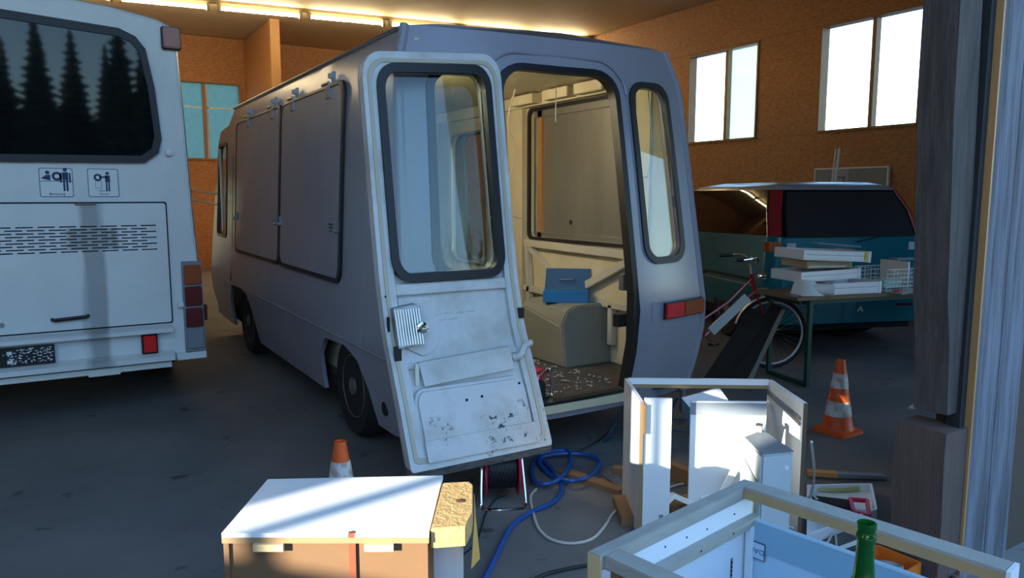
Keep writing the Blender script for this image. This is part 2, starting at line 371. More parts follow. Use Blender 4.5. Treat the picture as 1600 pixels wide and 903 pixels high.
wall('wall_left', 'x', -6.0, -1, -5, 17.4, 0, 4.95, wl, ucuts=(-2.5, 2.5)); struct('wall_sun_block', MB().box(-6.3, -6.0, -5, 1.6, 4.96, 8.6), outwall)  # upper wing is unseen, added to block the low sun from the gateway
for i, o in enumerate(wl): window('window_%d' % (i+3), 'x', -6.0, -1, *o, 1.09 if i == 0 else (o[0]+o[1])/2, (pane_m, pane_m))
wb = [(1.75, 3.62, 2.36, 4.02), (-1.35, -.35, .15, 2.0)]
wall('wall_back', 'y', 17.4, 1, -6.0, 10.0, 0, 4.95, wb, ucuts=(-3.5, -1, 4.4, 6.9))
window('window_8', 'y', 17.4, 1, *wb[0], 2.86, (frost_dim, frost_dim), bars=[(1.8, 3.5, 3.46, 3.49), (2.915, 2.945, 2.4, 3.95)])
window('window_9', 'y', 17.4, 1, *wb[1], -.8, (pane_m, pane_m))  # unseen window added behind the bus for a highlight on the van side
nib = struct('wall_partition', MB().box(3.73, 3.83, 15.2, 17.39, 0, 4.94), osb); obj('panel', MB().box(3.715, 3.729, 15.2, 17.39, 2.51, 4.9), osb, nib)
struct('trim_1', MB().box(3.70, 3.88, 15.0, 15.19, 0, 4.94), timber)
struct('wall_front', MB().box(3.5, 5.6, 1.60, 1.76, 0, 4.95).box(7.9, 10, 1.60, 1.76, 0, 4.95).box(5.6, 7.9, 1.60, 1.76, 3.0, 4.95), mat('dark_inner_boarding', (.05, .035, .025), .8))  # gateway added out of view for daylight; boards darkened for the minivan glass reflection
struct('ceiling', MB().box(-6.3, 10.3, 1.6, 17.7, 4.96, 5.1), ceil_m)
struct('wall_neighbour', MB().box(1.5, 9, 24, 24.3, -.2, 7), mat('neighbour_render', (.16, .22, .2), .8))
# lamps under the ceiling
for i, (xa, xb) in enumerate(((-1.8, -.42), (-.35, 1.03), (1.1, 2.5), (2.62, 4.04), (4.13, 5.55), (5.62, 6.97), (7.07, 8.43), (8.52, 9.82))):
    Y = lambda x: 14.55-.135*x
    t = thing('fluorescent_lamp', '', 'lamp', (xa, Y(xa), 4.8), 'tube lamps in one row under the ceiling')
    t['label'] = ['tube lamp at the far left end of the ceiling row, beyond the bus', 'second tube lamp of the ceiling row from the far left, beyond the bus'][i] if i < 2 else ['lit tube lamp cut by the top edge above the white bus', 'lit tube lamp left of the timber post top', 'lit tube lamp right of the timber post top', 'lit tube lamp over the left rear corner of the grey van', 'lit tube lamp behind the roof edge above the open van doorway', 'last lit tube lamp of the row, nearest the chipboard window wall'][i-2]
    obj('tube', MB().tube([(xa+.05, Y(xa+.05), 4.82), (xb-.05, Y(xb-.05), 4.82)], .022, 10), tube_m, t)
    obj('batten', MB().beam((xa, Y(xa)+.03, 4.885), (xb, Y(xb)+.03, 4.885), .06, .05), fitting_m, t)
    for x in (xa+.03, xb-.03): obj('tube_holder', MB().obox((x, Y(x), 4.83), (.05, .06, .12)), fitting_m, t)
struct('trim_2', MB().beam((-5.9, 14.55+.8, 4.935), (9.95, 14.55-1.343+.05, 4.935), .10, .045), fitting_m)
# jamb of the gateway: weathered boards and posts
struct('post_stained', MB().loft([[(2.92+.14*0+dx+jx, 1.6+dy, z) for dx, dy in ((jj, 0), (.155, 0), (.155, .14), (jj, .14))] for z, jx, jj in [(0.72, .10, .0), (1.0, .07, .01), (1.2, .055, -.012), (1.5, .02, .004), (1.9, 0, -.006), (2.3, -.02, .004), (2.8, -.03, 0), (4.95, -.04, 0)]]), burntwood)
struct('post_lath', MB().box(3.09, 3.125, 1.585, 1.64, .0, 4.95).box(3.125, 3.16, 1.62, 1.7, 0, 4.95), dark)
pb = MB()
struct('board_weathered', MB().box(3.145, 3.31, 1.56, 1.60, 0, 4.95), oldwood); struct('board_weathered', MB().box(3.315, 3.5, 1.56, 1.60, 0, 4.95), oldwood)
struct('trim_3', MB().box(3.132, 3.144, 1.56, 1.60, 0, 4.95), timber)
struct('post_stub', MB().loft([[(a, 1.57, z), (b, 1.57, z), (b, 1.78, z), (a, 1.78, z)] for a, b, z in ((2.98, 3.13, 0), (2.98, 3.13, .3), (2.965, 3.13, .55), (2.97, 3.13, .66))]), brownpost)

# ================================================================ TREES behind the camera (mirrored in the bus window)
spruce = mat('spruce_needles', (.012, .03, .010), .8, var=(.03, .055, .02), scale=3); bark = mat('tree_bark', (.12, .1, .085), .9)
def spruce_tree(loc, h, first=[None]):
    if first[0] is None:
        t = thing('spruce_tree', 'tall dark spruce of the wood mirrored in the bus window', 'tree', loc, 'spruces of the wood before the gate')
        mb = MB(); rnd = random.Random(3)
        for k in range(26):
            z = .8+k*.35; R = 2.1*(1-k/27)**.85; n = 14
            for j in range(n):
                a = 2*math.pi*(j+rnd.random()*.7)/n; r = R*rnd.uniform(.65, 1.1); wv = .16*R+.08; p = Vector(loc)
                e = p+Vector((math.cos(a)*r, math.sin(a)*r, z-.35*r+.1)); b = p+Vector((0, 0, z+.45)); s_ = Vector((-math.sin(a), math.cos(a), 0))*wv
                mb.mesh([b, e-s_*.3, e+s_*.3, p+Vector((math.cos(a)*r*.6, math.sin(a)*r*.6, z-.1*r))-s_, p+Vector((math.cos(a)*r*.6, math.sin(a)*r*.6, z-.1*r))+s_, p+Vector((math.cos(a)*r*.5, math.sin(a)*r*.5, z-.5*r))], [(0, 3, 4), (3, 1, 2, 4), (0, 5, 3), (0, 4, 5), (3, 5, 1), (4, 2, 5), (1, 5, 2)])
        obj('crown', mb, spruce, t, smooth=False); obj('trunk', MB().lathe([(.16, 0), (.02, 10)], loc, n=8), bark, t); first[0] = t
    else: t = dup(first[0], loc, rnd2.uniform(0, 6))
    t.scale = (.86, .86, h/10); return t
rnd2 = random.Random(11)
for r_ in range(5):
    for i in range(16): spruce_tree((-26+i*3.2+(r_ % 2)*1.6+rnd2.uniform(-.2, .2), -25-r_*3.1+rnd2.uniform(-.2, .2), -.2), rnd2.uniform(7.6, 9.8)*(1+.05*r_))
bt = thing('bare_birch', 'leafless pale birch mirrored at the right edge of the bus window', 'tree', (3.2, -19, -.2)); bmb = MB(); rb = random.Random(5)
def br(p, d, r, n):
    q = p+d; bmb.tube([p, (p+q)/2+Vector((rb.uniform(-.05, .05), 0, 0)), q], [r, r*.85, r*.7], 5)
    if n: [br(q, (Matrix.Rotation(rb.uniform(-.6, .6), 3, 'Y') @ Matrix.Rotation(rb.uniform(-.4, .4), 3, 'X') @ d)*rb.uniform(.65, .85), r*.65, n-1) for _ in range(3)]
br(Vector((3.2, -19, -.2)), Vector((.1, 0, 2.4)), .07, 4); obj('branches', bmb, mat('birch_bark', (.35, .32, .27), .8), bt)

# ================================================================ WHITE BUS
bus = thing('bus', 'white bus seen from behind with dark rear window and engine hatch, at left', 'bus', (-.35, 6.0, 0))
prof = [(-1.28, .38), (.895, .38), (.905, .9), (.87, 1.5), (.845, 2.2), (.82, 2.72), (.79, 2.80), (.70, 2.845), (.4, 2.90), (-.3, 2.96), (-1.1, 2.90), (-1.22, 2.7), (-1.29, 1.5)]
obj('body', MB().loft([[(-.2+(x+.2)*s, y, .38+(z-.38)*(1-(1-s)*.5)) for x, z in prof] for y, s in ((6.0, .985), (6.03, 1.0), (10.9, 1.0), (11, .97))]), white_body, bus, bevel=.008)
def flatY(y): return lambda u, v: (u, y, v)
def plateY(mb, poly, y0, y1, holes=(), step=.4): return mb.sheet(poly, holes, flatY(y0), flatY(y1), step)
wo = [(-1.15, 1.81), (.56, 1.83), (.655, 1.90), (.68, 2.0), (.655, 2.35), (.61, 2.62), (.55, 2.70), (.45, 2.745), (-.23, 2.79), (-1.1, 2.8)]
wi = [(-1.1, 1.86), (.54, 1.88), (.61, 1.93), (.635, 2.02), (.61, 2.35), (.565, 2.6), (.515, 2.66), (.44, 2.69), (-.23, 2.735), (-1.05, 2.74)]
ws = obj('window_seal', plateY(MB(), wo, 5.97, 6.0, [wi]), black_rub, bus); obj('rear_window', plateY(MB(), wi, 5.982, 6.0), black_gl, bus)
h = obj('engine_hatch', plateY(MB(), rrect(-1.1, .68, .675, 1.545, .015), 5.975, 6.0, [], .3), white_body, bus, bevel=.003)
obj('hatch_gap', plateY(MB(), rrect(-1.11, .69, .664, 1.556, .015), 5.990, 6.001, [rrect(-1.1, .68, .675, 1.545, .015)]), dark, bus)
sm = MB()
for r_ in range(9):
    z = 1.215+r_*.0215; edge = r_ in (0, 8)
    for k in range(13):
        x = .61-k*.125-(.062 if r_ % 2 and not edge else 0)
        if x-.1 > -1.05: sm.box(x-.1, x, 5.9735, 5.976, z-.004, z+.004)
obj('vent_slots', sm, dark, h, kind='stuff')
obj('latch', MB().box(-.03+.14, .10+.14, 5.965, 5.975, 1.535, 1.548), rim_m, h); obj('hatch_handle', MB().tube([(-.07, 5.972, .755), (-.06, 5.945, .752), (.135, 5.945, .762), (.145, 5.972, .765)], .013, 8), black_rub, h)
for x, z in ((-.36, .74),): obj('key_lock', MB().lathe([(.018, 0), (.016, .008)], (x, 5.975, z), (0, -1, 0), 12), steel, h)
obj('ledge', MB().prism([(-1.2, 6, .60), (-1.2, 5.93, .605), (-1.2, 5.93, .632), (-1.2, 6, .655)], (1.88, 0, 0)), white_body, bus)
obj('bumper', MB().prism([(-1.25, 6, .385), (-1.25, 5.90, .40), (-1.25, 5.90, .435), (-1.25, 6, .46)], (1.93, 0, 0)), white_body, bus)
obj('bottom_flange', MB().box(-1.2, .66, 5.94, 5.99, .345, .384), yellowed, bus); obj('tow_bracket', MB().box(.12, .32, 5.925, 5.95, .335, .38), yellowed, bus)
for x in (-1.22, .69):
    c_ = obj('lamp_cluster', MB().box(x+.075, x+.212, 5.965, 6.0, .44, 1.115), grey_pl, bus)
    for z0, mm in ((.945, amber), (.785, red_l), (.625, red_l), (.462, grey_l)): obj('lens', MB().box(x+.085, x+.203, 5.945, 5.965, z0, z0+.145), mm, c_, bevel=.006, label={'amber_lens': 'amber turn lens', 'red_lens': 'dark red tail lens', 'grey_lens': 'grey reversing lens'}[mm.name])
obj('corner_bumper', MB().prism([(.70, 5.95, .385), (.905, 5.96, .385), (.905, 6.3, .385), (.70, 6.3, .385)], (0, 0, .05)), white_body, bus)
rf = obj('reflector', MB().box(.47, .575, 5.955, 6, .455, .60), black_rub, bus); obj('lens', MB().box(.477, .568, 5.948, 5.955, .465, .592), red_b, rf, bevel=.005)
for x in (.775, -1.15):
    i_ = obj('roof_indicator', MB().box(x-.06, x+.068, 5.965, 6.02, 2.632, 2.79), black_rub, bus, bevel=.008); obj('lens', MB().box(x-.052, x+.06, 5.945, 5.966, 2.64, 2.782), amber, i_, bevel=.008)
obj('lens', MB().box(.905, .935, 6.02, 6.07, .66, .78), red_l, bus); obj('catch', MB().box(.725, .765, 5.96, 6, .775, .82), white_pl, bus, bevel=.006); obj('lamp_stud', MB().lathe([(.022, 0), (.022, .03), (.012, .035)], (.722, 5.99, 1.905), (0, -1, 0), 14), white_pl, bus)
pl = obj('plate_holder', MB().box(-.95, -.07, 5.955, 6, .458, .582), black_rub, bus); pm = MB(); rp = random.Random(2)
for k in range(150):
    x = rp.uniform(-.34, -.08) if k < 110 else rp.uniform(-.9, -.36); z = rp.uniform(.468, .572); s_ = rp.choice((.004, .006, .011)); pm.box(x-s_, x+.004, 5.953, 5.956, z, z+.005)
for x in (-.42, -.33):
    for z in (.49, .55): pm.box(x-.015, x+.015, 5.9525, 5.956, z-.012, z+.012)
obj('plate_marks', pm, white_pl, pl, kind='stuff')
def person_icon(mb, x, z, s, y, arm=0):
    mb.lathe([(.013*s, 0), (.013*s, .0012)], (x, y, z+.075*s), (0, -1, 0), 12); mb.box(x-.018*s, x+.018*s, y-.0012, y, z+.005*s, z+.058*s)
    mb.box(x-.015*s, x-.003*s, y-.0012, y, z-.07*s, z+.006*s); mb.box(x+.003*s, x+.015*s, y-.0012, y, z-.07*s, z+.006*s)
    if arm: mb.box(x-.06*s, x, y-.0012, y, z+.038*s, z+.05*s)
    else: mb.box(x-.032*s, x-.021*s, y-.0012, y, z-.012*s, z+.052*s); mb.box(x+.021*s, x+.032*s, y-.0012, y, z-.012*s, z+.052*s)
for i, (xa, xb) in enumerate(((-.085, .112), (.20, .39))):
    st = obj('sticker', plateY(MB(), rrect(xa, xb, 1.59, 1.785, .01), 5.998, 6.0), white_pl, bus, label=['square sticker of two blue figures with a tyre', 'square sticker of one blue figure rolling a tyre'][i])
    obj('border', plateY(MB(), rrect(xa, xb, 1.59, 1.785, .012), 5.997, 5.9985, [rrect(xa+.004, xb-.004, 1.594, 1.781, .01)]), decalblue, st)
    ic = MB()
    if i == 0:
        person_icon(ic, .068, 1.70, 1.0, 5.998); ic.lathe([(.013, 0), (.013, .0012)], (-.035, 5.998, 1.755), (0, -1, 0), 12); ic.prism([(-.075, 5.9968, 1.715), (-.02, 5.9968, 1.70), (-.018, 5.9968, 1.74), (-.045, 5.9968, 1.738)], (0, .0012, 0)); ic.box(-.08, .105, 5.9968, 5.998, 1.695, 1.699)
        ic.sheet(rrect(-.011, .049, 1.70, 1.76, .029), [rrect(.005, .033, 1.716, 1.744, .0139)], flatY(5.9968), flatY(5.998), .05)
    else:
        person_icon(ic, .322, 1.69, .85, 5.998, 1); ic.sheet(rrect(.237, .287, 1.70, 1.75, .0245), [rrect(.250, .274, 1.713, 1.737, .0119)], flatY(5.9968), flatY(5.998), .05)
        ic.sheet(rrect(.245, .285, 1.65, 1.70, .001), [rrect(.247, .283, 1.652, 1.698, .001)], flatY(5.9968), flatY(5.998), .05)
    obj('pictogram', ic, decalblue, st)
    if i == 0: text('lettering', 'Beratung', .026, (.015, 5.9975, 1.61), (1, 0, 0), (0, 0, 1), decalblue, st)
    else: text('lettering', 'Stationäre', .017, (.295, 5.9975, 1.633), (1, 0, 0), (0, 0, 1), decalblue, st); text('lettering', 'Montage', .017, (.295, 5.9975, 1.611), (1, 0, 0), (0, 0, 1), decalblue, st)
# exhaust stain: a material variation of the white paint with a shape of its own
def stain():
    t = white_body.node_tree; b = t.nodes['Principled BSDF']; src = b.inputs['Base Color'].links[0].from_socket
    tc = t.nodes.new('ShaderNodeTexCoord'); sp = t.nodes.new('ShaderNodeSeparateXYZ'); t.links.new(tc.outputs['Object'], sp.inputs[0])
    n = t.nodes.new('ShaderNodeTexNoise'); n.inputs['Scale'].default_value = 14; n.inputs['Detail'].default_value = 6
    mp = t.nodes.new('ShaderNodeMapping'); mp.inputs['Scale'].default_value = (1, 1, .12); t.links.new(tc.outputs['Object'], mp.inputs[0]); t.links.new(mp.outputs[0], n.inputs[0])
    def M(op, a, b_=None):
        q = t.nodes.new('ShaderNodeMath'); q.operation = op
        for i, s in enumerate((a, b_)):
            if s is None: continue
            if isinstance(s, (int, float)): q.inputs[i].default_value = s
            else: t.links.new(s, q.inputs[i])
        return q.outputs[0]
    dx = M('ABSOLUTE', M('SUBTRACT', sp.outputs[0], .55)); dz = M('ABSOLUTE', M('SUBTRACT', sp.outputs[2], 1.30))
    wd = M('ADD', M('MULTIPLY', M('GREATER_THAN', M('SUBTRACT', .075, dz), 0), .10), .085)
    a = M('MULTIPLY', M('SUBTRACT', wd, dx), 22); a = M('ADD', a, M('MULTIPLY', M('SUBTRACT', n.outputs[0], .5), 3.0))
    cl = t.nodes.new('ShaderNodeClamp'); t.links.new(a, cl.inputs[0]); zc = M('LESS_THAN', sp.outputs[2], 1.555); f = M('MULTIPLY', M('MULTIPLY', cl.outputs[0], zc), .55)
    mx = t.nodes.new('ShaderNodeMix'); mx.data_type = 'RGBA'; t.links.new(f, mx.inputs['Factor']); t.links.new(src, mx.inputs[6]); mx.inputs[7].default_value = (.10, .10, .095, 1); t.links.new(mx.outputs[2], b.inputs['Base Color'])
stain()
def wheel(parent, c, ax, R, wd, rimm, hub=True):
    """tyre with tread shoulders and dished rim; ax points outward"""
    a = Vector(ax).normalized()
    t = obj('tyre', MB().lathe([(R*.60, 0), (R*.66, .0), (R*.90, .012), (R*.97, -.02), (R, -.05), (R, -wd+.05), (R*.95, -wd), (R*.6, -wd)], c, ax, 32), tyre, parent)
    rm = obj('rim', MB().lathe([(R*.62, -.004), (R*.60, .004), (R*.56, -.02), (R*.52, -.06), (R*.40, -.05), (R*.30, -.025), (R*.18, -.02), (R*.16, .012), (R*.05, .015)], c, ax, 28), rimm, parent)
    if hub:
        a_ = Vector((0, 0, 1)) if abs(a.z) < .9 else Vector((1, 0, 0)); u = a.cross(a_).normalized(); v = a.cross(u); nb = MB()
        for k in range(5): p = Vector(c)+(u*math.cos(k*1.2566)+v*math.sin(k*1.2566))*R*.24-a*.01; nb.lathe([(.011, -.02), (.011, .008)], p, ax, 6)
        obj('wheel_nuts', nb, dark, rm)
for y in (7.6, 10.1):
    for x, a in ((.84, 1), (-1.24, -1)): wheel(bus, (x, y, .45), (a, 0, 0), .45, .28, rim_m, False)
# ================================================================ GREY MOBILE-SHOP VAN
VC = 2.62
XLt = [(.2, 1.58), (.45, 1.53), (.72, 1.50), (1.0, 1.53), (2.3, 1.60), (2.5, 1.67)]
YBt = [(.28, 3.60), (.6, 3.535), (.9, 3.50), (1.16, 3.535), (1.8, 3.63), (2.29, 3.71), (2.52, 3.775)]
XL = lambda z: interp(z, XLt)
HW = lambda z: VC-XL(z)
YB = lambda s, z: interp(z, YBt)+.13*s*s
def rear(off): return lambda s, z: (VC+s*HW(z)*(1-0*off), YB(s, z)+off, z+(.03*max(0, s)*(z/2.5)))
van = thing('grey_van', 'grey mobile shop van with shuttered side and open rear doorway', 'van', (VC, 5.9, 0))
# rear face
op = rrect(-.45, .375, .36, 2.335, [.16, .16, .01, .01], 6)
rwO = rrect(.475, .85, 1.16, 2.30, .12); rwI = rrect(.515, .81, 1.20, 2.26, .09)
mir = lambda P: [(-x, z) for x, z in reversed(P)]
outR = [(-1, .28), (-.95, .27), (.95, .27), (1, .28)]+[(1, z) for z in (.6, .9, 1.3, 1.8, 2.2, 2.45)]+[(.97, 2.52), (-.97, 2.52), (-1, 2.45)]+[(-1, z) for z in (2.2, 1.8, 1.3, .9, .6)]
obj('rear_panel', MB().sheet(outR, [op, rwI, mir(rwI)], rear(0), rear(.05), .12), grey_van, van, smooth=50)
def ring(O, I, f0, f1, nm, mm, par, step=.3, **k): return obj(nm, MB().sheet(O, [I], f0, f1, step), mm, par, **k)
for sgn in (1, -1):
    O = rwO if sgn > 0 else mir(rwO); I = rwI if sgn > 0 else mir(rwI)
    wn = obj('rear_window', MB().sheet(I, [], rear(.020), rear(.024), .2), clear, van); ring(O, I, rear(-.016), rear(.03), 'window_seal', black_rub, wn)
opI = rrect(-.425, .35, .385, 2.31, [.14, .14, .01, .01], 6); opO = rrect(-.465, .39, .36, 2.35, [.17, .17, .01, .01], 6)
ring(opO, opI, rear(-.018), rear(.05), 'doorway_seal', black_rub, van)
gp = [(s, z) for s, z in rrect(-.53, .45, 1.9, 2.41, [.2, .2, .01, .01], 7) if z > 1.95]
obj('drip_channel', MB().tube([rear(-.008)(s, z) for s, z in gp], .009, 6), grey_van, van)
for s in (-1, 1):
    zz = [.28+.07*k for k in range(33)]
    obj('corner_moulding', MB().tube([Vector(rear(.01)(s*.985, z)) for z in zz], .028, 8), grey_van, van)
obj('sill_lip', MB().prism([rear(-.05)(-.44, .315), rear(-.002)(-.44, .315), rear(-.002)(.37, .315), rear(-.05)(.37, .315)], (0, 0, .05)), cream, van)
obj('lamp_recess', MB().sheet([(.50, .80), (.93, .80), (.93, .925), (.50, .925)], [], rear(-.004), rear(.01), .2), grey_van, van, bevel=.003)
tl = obj('tail_lamp', MB().sheet([(.60, .805), (.97, .805), (.97, .915), (.60, .915)], [], rear(-.018), rear(.0), .1), black_rub, van)
obj('lens', MB().sheet([(.61, .815), (.765, .815), (.765, .905), (.61, .905)], [], rear(-.034), rear(-.012), .1), red_b, tl, label='bright red lens'); obj('lens', MB().sheet([(.775, .815), (.965, .815), (.965, .905), (.775, .905)], [], rear(-.036), rear(-.012), .1), amber, tl, label='amber brown lens')
# side panels
def sideL(off): return lambda y, z: (XL(z)+off, y+(interp(z, YBt)-3.5+.13)*max(0, (4.4-y)/.9), z)
def sideR(off): return lambda y, z: (2*VC-XL(z)-off, y+(interp(z, YBt)-3.5+.13)*max(0, (4.4-y)/.9), z)
lowL = [(3.5, .27), (3.7, .24), (4.05, .235), (4.13, .45), (4.3, .60), (4.55, .66), (4.95, .64), (5.13, .5), (5.2, .225), (6.2, .22), (7.2, .215), (7.25, .5), (7.4, .66), (7.75, .72), (8.1, .68), (8.3, .5), (8.38, .21), (9.1, .22)]
outL = lowL+[(9.28, .5), (9.25, 1.1), (8.95, 2.15), (8.8, 2.29), (8.4, 2.33), (8.36, 2.47), (8.3, 2.50), (3.5, 2.52), (3.5, 2.2), (3.5, 1.8), (3.5, 1.2), (3.5, .9), (3.5, .6)]
cabO = rrect(8.42, 8.98, 1.15, 2.16, .07); cabO = [(y-(.12*(z-1.15) if y > 8.7 else 0), z) for y, z in cabO]
cabI = [(8.7+(y-8.7)*.86, 1.655+(z-1.655)*.93) for y, z in cabO]
obj('left_side', MB().sheet(outL, [cabI], sideL(0), sideL(.03), .25), grey_van, van, smooth=50)
cw = obj('cab_window', MB().sheet(cabI, [], sideL(.012), sideL(.016), .3), clear, van); ring(cabO, cabI, sideL(-.008), sideL(.02), 'window_seal', black_rub, cw)
obj('slide_bar', MB().box(1.55, 1.57, 8.68, 8.71, 1.22, 2.1), alu, cw)
svcI = rrect(4.15, 5.46, 1.25, 2.30, .05); wdI = rrect(6.22, 6.95, .95, 2.2, .12); wcI = rrect(7.28, 7.9, 1.0, 2.2, .12)
obj('right_side', MB().sheet(outL, [cabI, wdI, wcI], sideR(0), sideR(.03), .25), grey_van, van, smooth=50)
for I in (wdI, wcI, cabI): obj('side_window', MB().sheet(I, [], sideR(.014), sideR(.018), .4), clear, van)
tk = [3.9+.2*k for k in range(23)]; TW = lambda s, y, z: ((XL(z)+.02) if s < 0 else (2*VC-XL(z)-.02), y, z)
obj('roof', MB().loft([[(XL(2.5)-.01, y+dy, 2.485), (XL(2.5)-.012, y+dy, 2.515), (1.85, y+dy*.6, 2.535), (VC, y, 2.555), (3.4, y+dy*.6, 2.555), (2*VC-XL(2.5)+.012, y+dy, 2.545), (2*VC-XL(2.5)+.01, y+dy, 2.50), (3.4, y+dy*.6, 2.50), (VC, y, 2.50), (1.85, y+dy*.6, 2.49)] for y, dy in ((3.775, .13), (4.2, .05), (6, 0), (8.34, 0))]), grey_van, van)
obj('gutter', MB().tube([(XL(2.5)-.012, 3.92+.37*k, 2.505) for k in range(13)], .012, 6), steel, van, label='thin pale roof gutter'); obj('gutter', MB().tube([(2*VC-XL(2.5)+.012, 3.92+.37*k, 2.53) for k in range(13)], .012, 6), steel, van)
obj('cab_roof', MB().loft([[(XL(2.3)+.005, y, z-.03), (1.8, y, z), (3.44, y, z), (2*VC-XL(2.3)-.005, y, z-.03)] for y, z in ((8.34, 2.36), (8.8, 2.31), (8.96, 2.18))], closed=False, cap=False), grey_van, van)
obj('windscreen', MB().mesh([(1.64, 8.95, 2.13), (3.6, 8.95, 2.13), (3.68, 9.24, 1.15), (1.56, 9.24, 1.15), (1.64, 8.955, 2.135), (3.6, 8.955, 2.135), (3.68, 9.245, 1.155), (1.56, 9.245, 1.155)], [(0, 1, 2, 3), (7, 6, 5, 4), (0, 4, 5, 1), (1, 5, 6, 2), (2, 6, 7, 3), (3, 7, 4, 0)]), clear, van)
obj('front_panel', MB().hexa([(1.55, 9.1, .25), (3.69, 9.1, .25), (3.69, 9.2, .25), (1.55, 9.2, .25), (1.55, 9.2, 1.15), (3.69, 9.2, 1.15), (3.69, 9.27, 1.13), (1.55, 9.27, 1.13)]), grey_van, van)
cr = obj('side_crease', MB().tube([sideL(.002)(y, .70) for y in (3.62, 4.5, 6, 7.2, 8.3)], .007, 6), grey_van, van)
obj('panel_seam', MB().tube([sideL(.001)(4.18, z) for z in (.72, 1.0, 1.5, 2.0, 2.45)], .004, 5), grey_van, van); obj('panel_seam', MB().tube([sideL(.001)(8.12, z) for z in (.72, 1.0, 1.5, 2.0, 2.45)], .004, 5), dark, van)
obj('underbody', MB().box(1.62, 3.62, 3.72, 9.05, .26, .325), dark, van)
obj('fuel_cap', MB().lathe([(.045, 0), (.04, -.01), (.02, -.012)], (XL(.38)+.004, 3.96, .385), (1, 0, 0), 16), black_rub, van)
# serving shutters with hinges on the left side
for i, (ya, yb) in enumerate(((6.185, 7.9), (4.65, 6.155))):
    O = rrect(ya, yb, 1.05, 2.315, .09); I = rrect(ya+.012, yb-.012, 1.065, 2.30, .08); ry = yb if False else ya
    sh = obj('serving_shutter', MB().sheet(I, [], sideL(-.014), sideL(0), .3), grey_van, van, bevel=.003, label=['front serving shutter', 'rear serving shutter'][i], smooth=50)
    Ls = [(y, z) for y, z in O]; ring(rrect(ya-.022, yb+.006, 1.035, 2.325, .09), rrect(ya+.02, yb-.006, 1.06, 2.305, .085), sideL(-.018), sideL(-.001), 'rubber_seal', black_rub, sh)
    for y in ((6.45, 7.35) if i == 0 else (5.82, 4.95)):
        hg = MB(); hg.obox((XL(2.31)-.025, y, 2.27), (.012, .09, .07)); hg.obox((XL(2.37)-.022, y-.06, 2.355), (.02, .035, .09)); hg.tube([(XL(2.3)-.035, y-.08, 2.325), (XL(2.3)-.035, y+.06, 2.325)], .012, 8); hg.obox((XL(2.3)-.03, y-.1, 2.365), (.03, .03, .03))
        obj('hinge', hg, steel, sh)
    for y in ((ya+.06, yb-.06) if i == 0 else (ya+.02, yb-.06)):
        obj('catch', MB().obox((XL(1.4)-.025, y, 1.40), (.02, .03, .07)).lathe([(.014, 0), (.012, .02)], (XL(1.4)-.03, y, 1.375), (-1, 0, 0), 10), steel, sh)
vm = MB()
for k in range(3):
    for j in range(4): vm.box(XL(1.4)-.016, XL(1.4)-.0142, 4.80+.03*k, 4.818+.03*k, 1.34+.022*j, 1.352+.022*j)
obj('vent_slots', vm, dark, van)
for x, a, y in ((1.615, -1, 4.70), (1.60, -1, 7.78), (3.63, 1, 7.78)): wheel(van, (x, y, .345), (a, 0, 0), .345, .2, rim_m)
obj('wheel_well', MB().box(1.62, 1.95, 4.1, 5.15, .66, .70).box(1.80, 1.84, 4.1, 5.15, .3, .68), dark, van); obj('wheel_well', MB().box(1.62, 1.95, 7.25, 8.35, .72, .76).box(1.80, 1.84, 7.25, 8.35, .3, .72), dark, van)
mr = obj('mirror_arm', MB().tube([(1.56, 9.05, 1.62), (1.30, 9.25, 1.66), (1.10, 9.28, 1.66)], .011, 6).tube([(1.56, 9.05, 1.50), (1.30, 9.25, 1.56), (1.10, 9.28, 1.62)], .011, 6), chrome, van)
obj('side_marker', MB().tube([(3.60, 3.95, 1.86), (3.68, 3.97, 1.90)], .008, 6), steel, van); obj('lens', MB().lathe([(.018, 0), (.024, .02), (.022, .065), (.01, .08)], (3.685, 3.97, 1.895), (0, 0, 1), 12), amber, van, label='small amber lamp')
# interior
XI = 3.50
obj('cargo_floor', MB().box(1.64, 3.60, 3.64, 9.0, .326, .36), vfloor, van)
obj('ceiling_lining', MB().box(1.72, 3.52, 3.86, 8.3, 2.435, 2.45), cream, van)
flX = lambda x: (lambda y, z: (x, y, z))
obj('right_lining', MB().sheet([(3.96, .36), (8.9, .36), (8.9, 2.3), (8.2, 2.435), (3.96, 2.435)], [svcI, wdI, wcI], flX(XI), flX(XI+.03), .6), cream, van)
obj('corner_lining', MB().prism([(XI, 3.96, .36), (3.66, 3.70, .36), (3.62, 3.74, .36)], (-.02, 0, .0)).hexa([(XI, 3.97, .36), (3.69, 3.70, .36), (3.70, 3.72, .36), (XI+.03, 3.97, .36), (XI, 3.97, 2.43), (3.57, 3.90, 2.43), (3.59, 3.92, 2.43), (XI+.03, 3.97, 2.43)]), cream, van)
obj('left_lining', MB().sheet([(3.78, .36), (8.3, .36), (8.3, 2.435), (3.95, 2.435)], [], flX(1.70), flX(1.67), .8), cream, van)
iv = obj('inner_shutter', MB().box(XI+.04, XI+.055, 4.12, 5.5, 1.22, 2.33), alu, van)
ring(rrect(4.12, 5.50, 1.225, 2.33, .06), rrect(4.15, 5.46, 1.25, 2.30, .05), flX(XI-.018), flX(XI), 'rubber_seal', black_rub, iv)
obj('edge_rail', MB().box(XI+.012, XI+.04, 5.32, 5.38, 1.25, 2.3), timber, iv); obj('edge_rail', MB().box(XI+.012, XI+.04, 4.15, 5.46, 1.25, 1.29), alu, iv); obj('edge_rail', MB().box(XI+.012, XI+.04, 4.15, 5.46, 2.25, 2.30), alu, iv)
obj('inspection_hole', MB().lathe([(.022, 0), (.018, .002)], (XI+.039, 4.93, 1.385), (-1, 0, 0), 7), dark, iv)
brace_m = mat('brace_cream', (.5, .46, .36), .5)
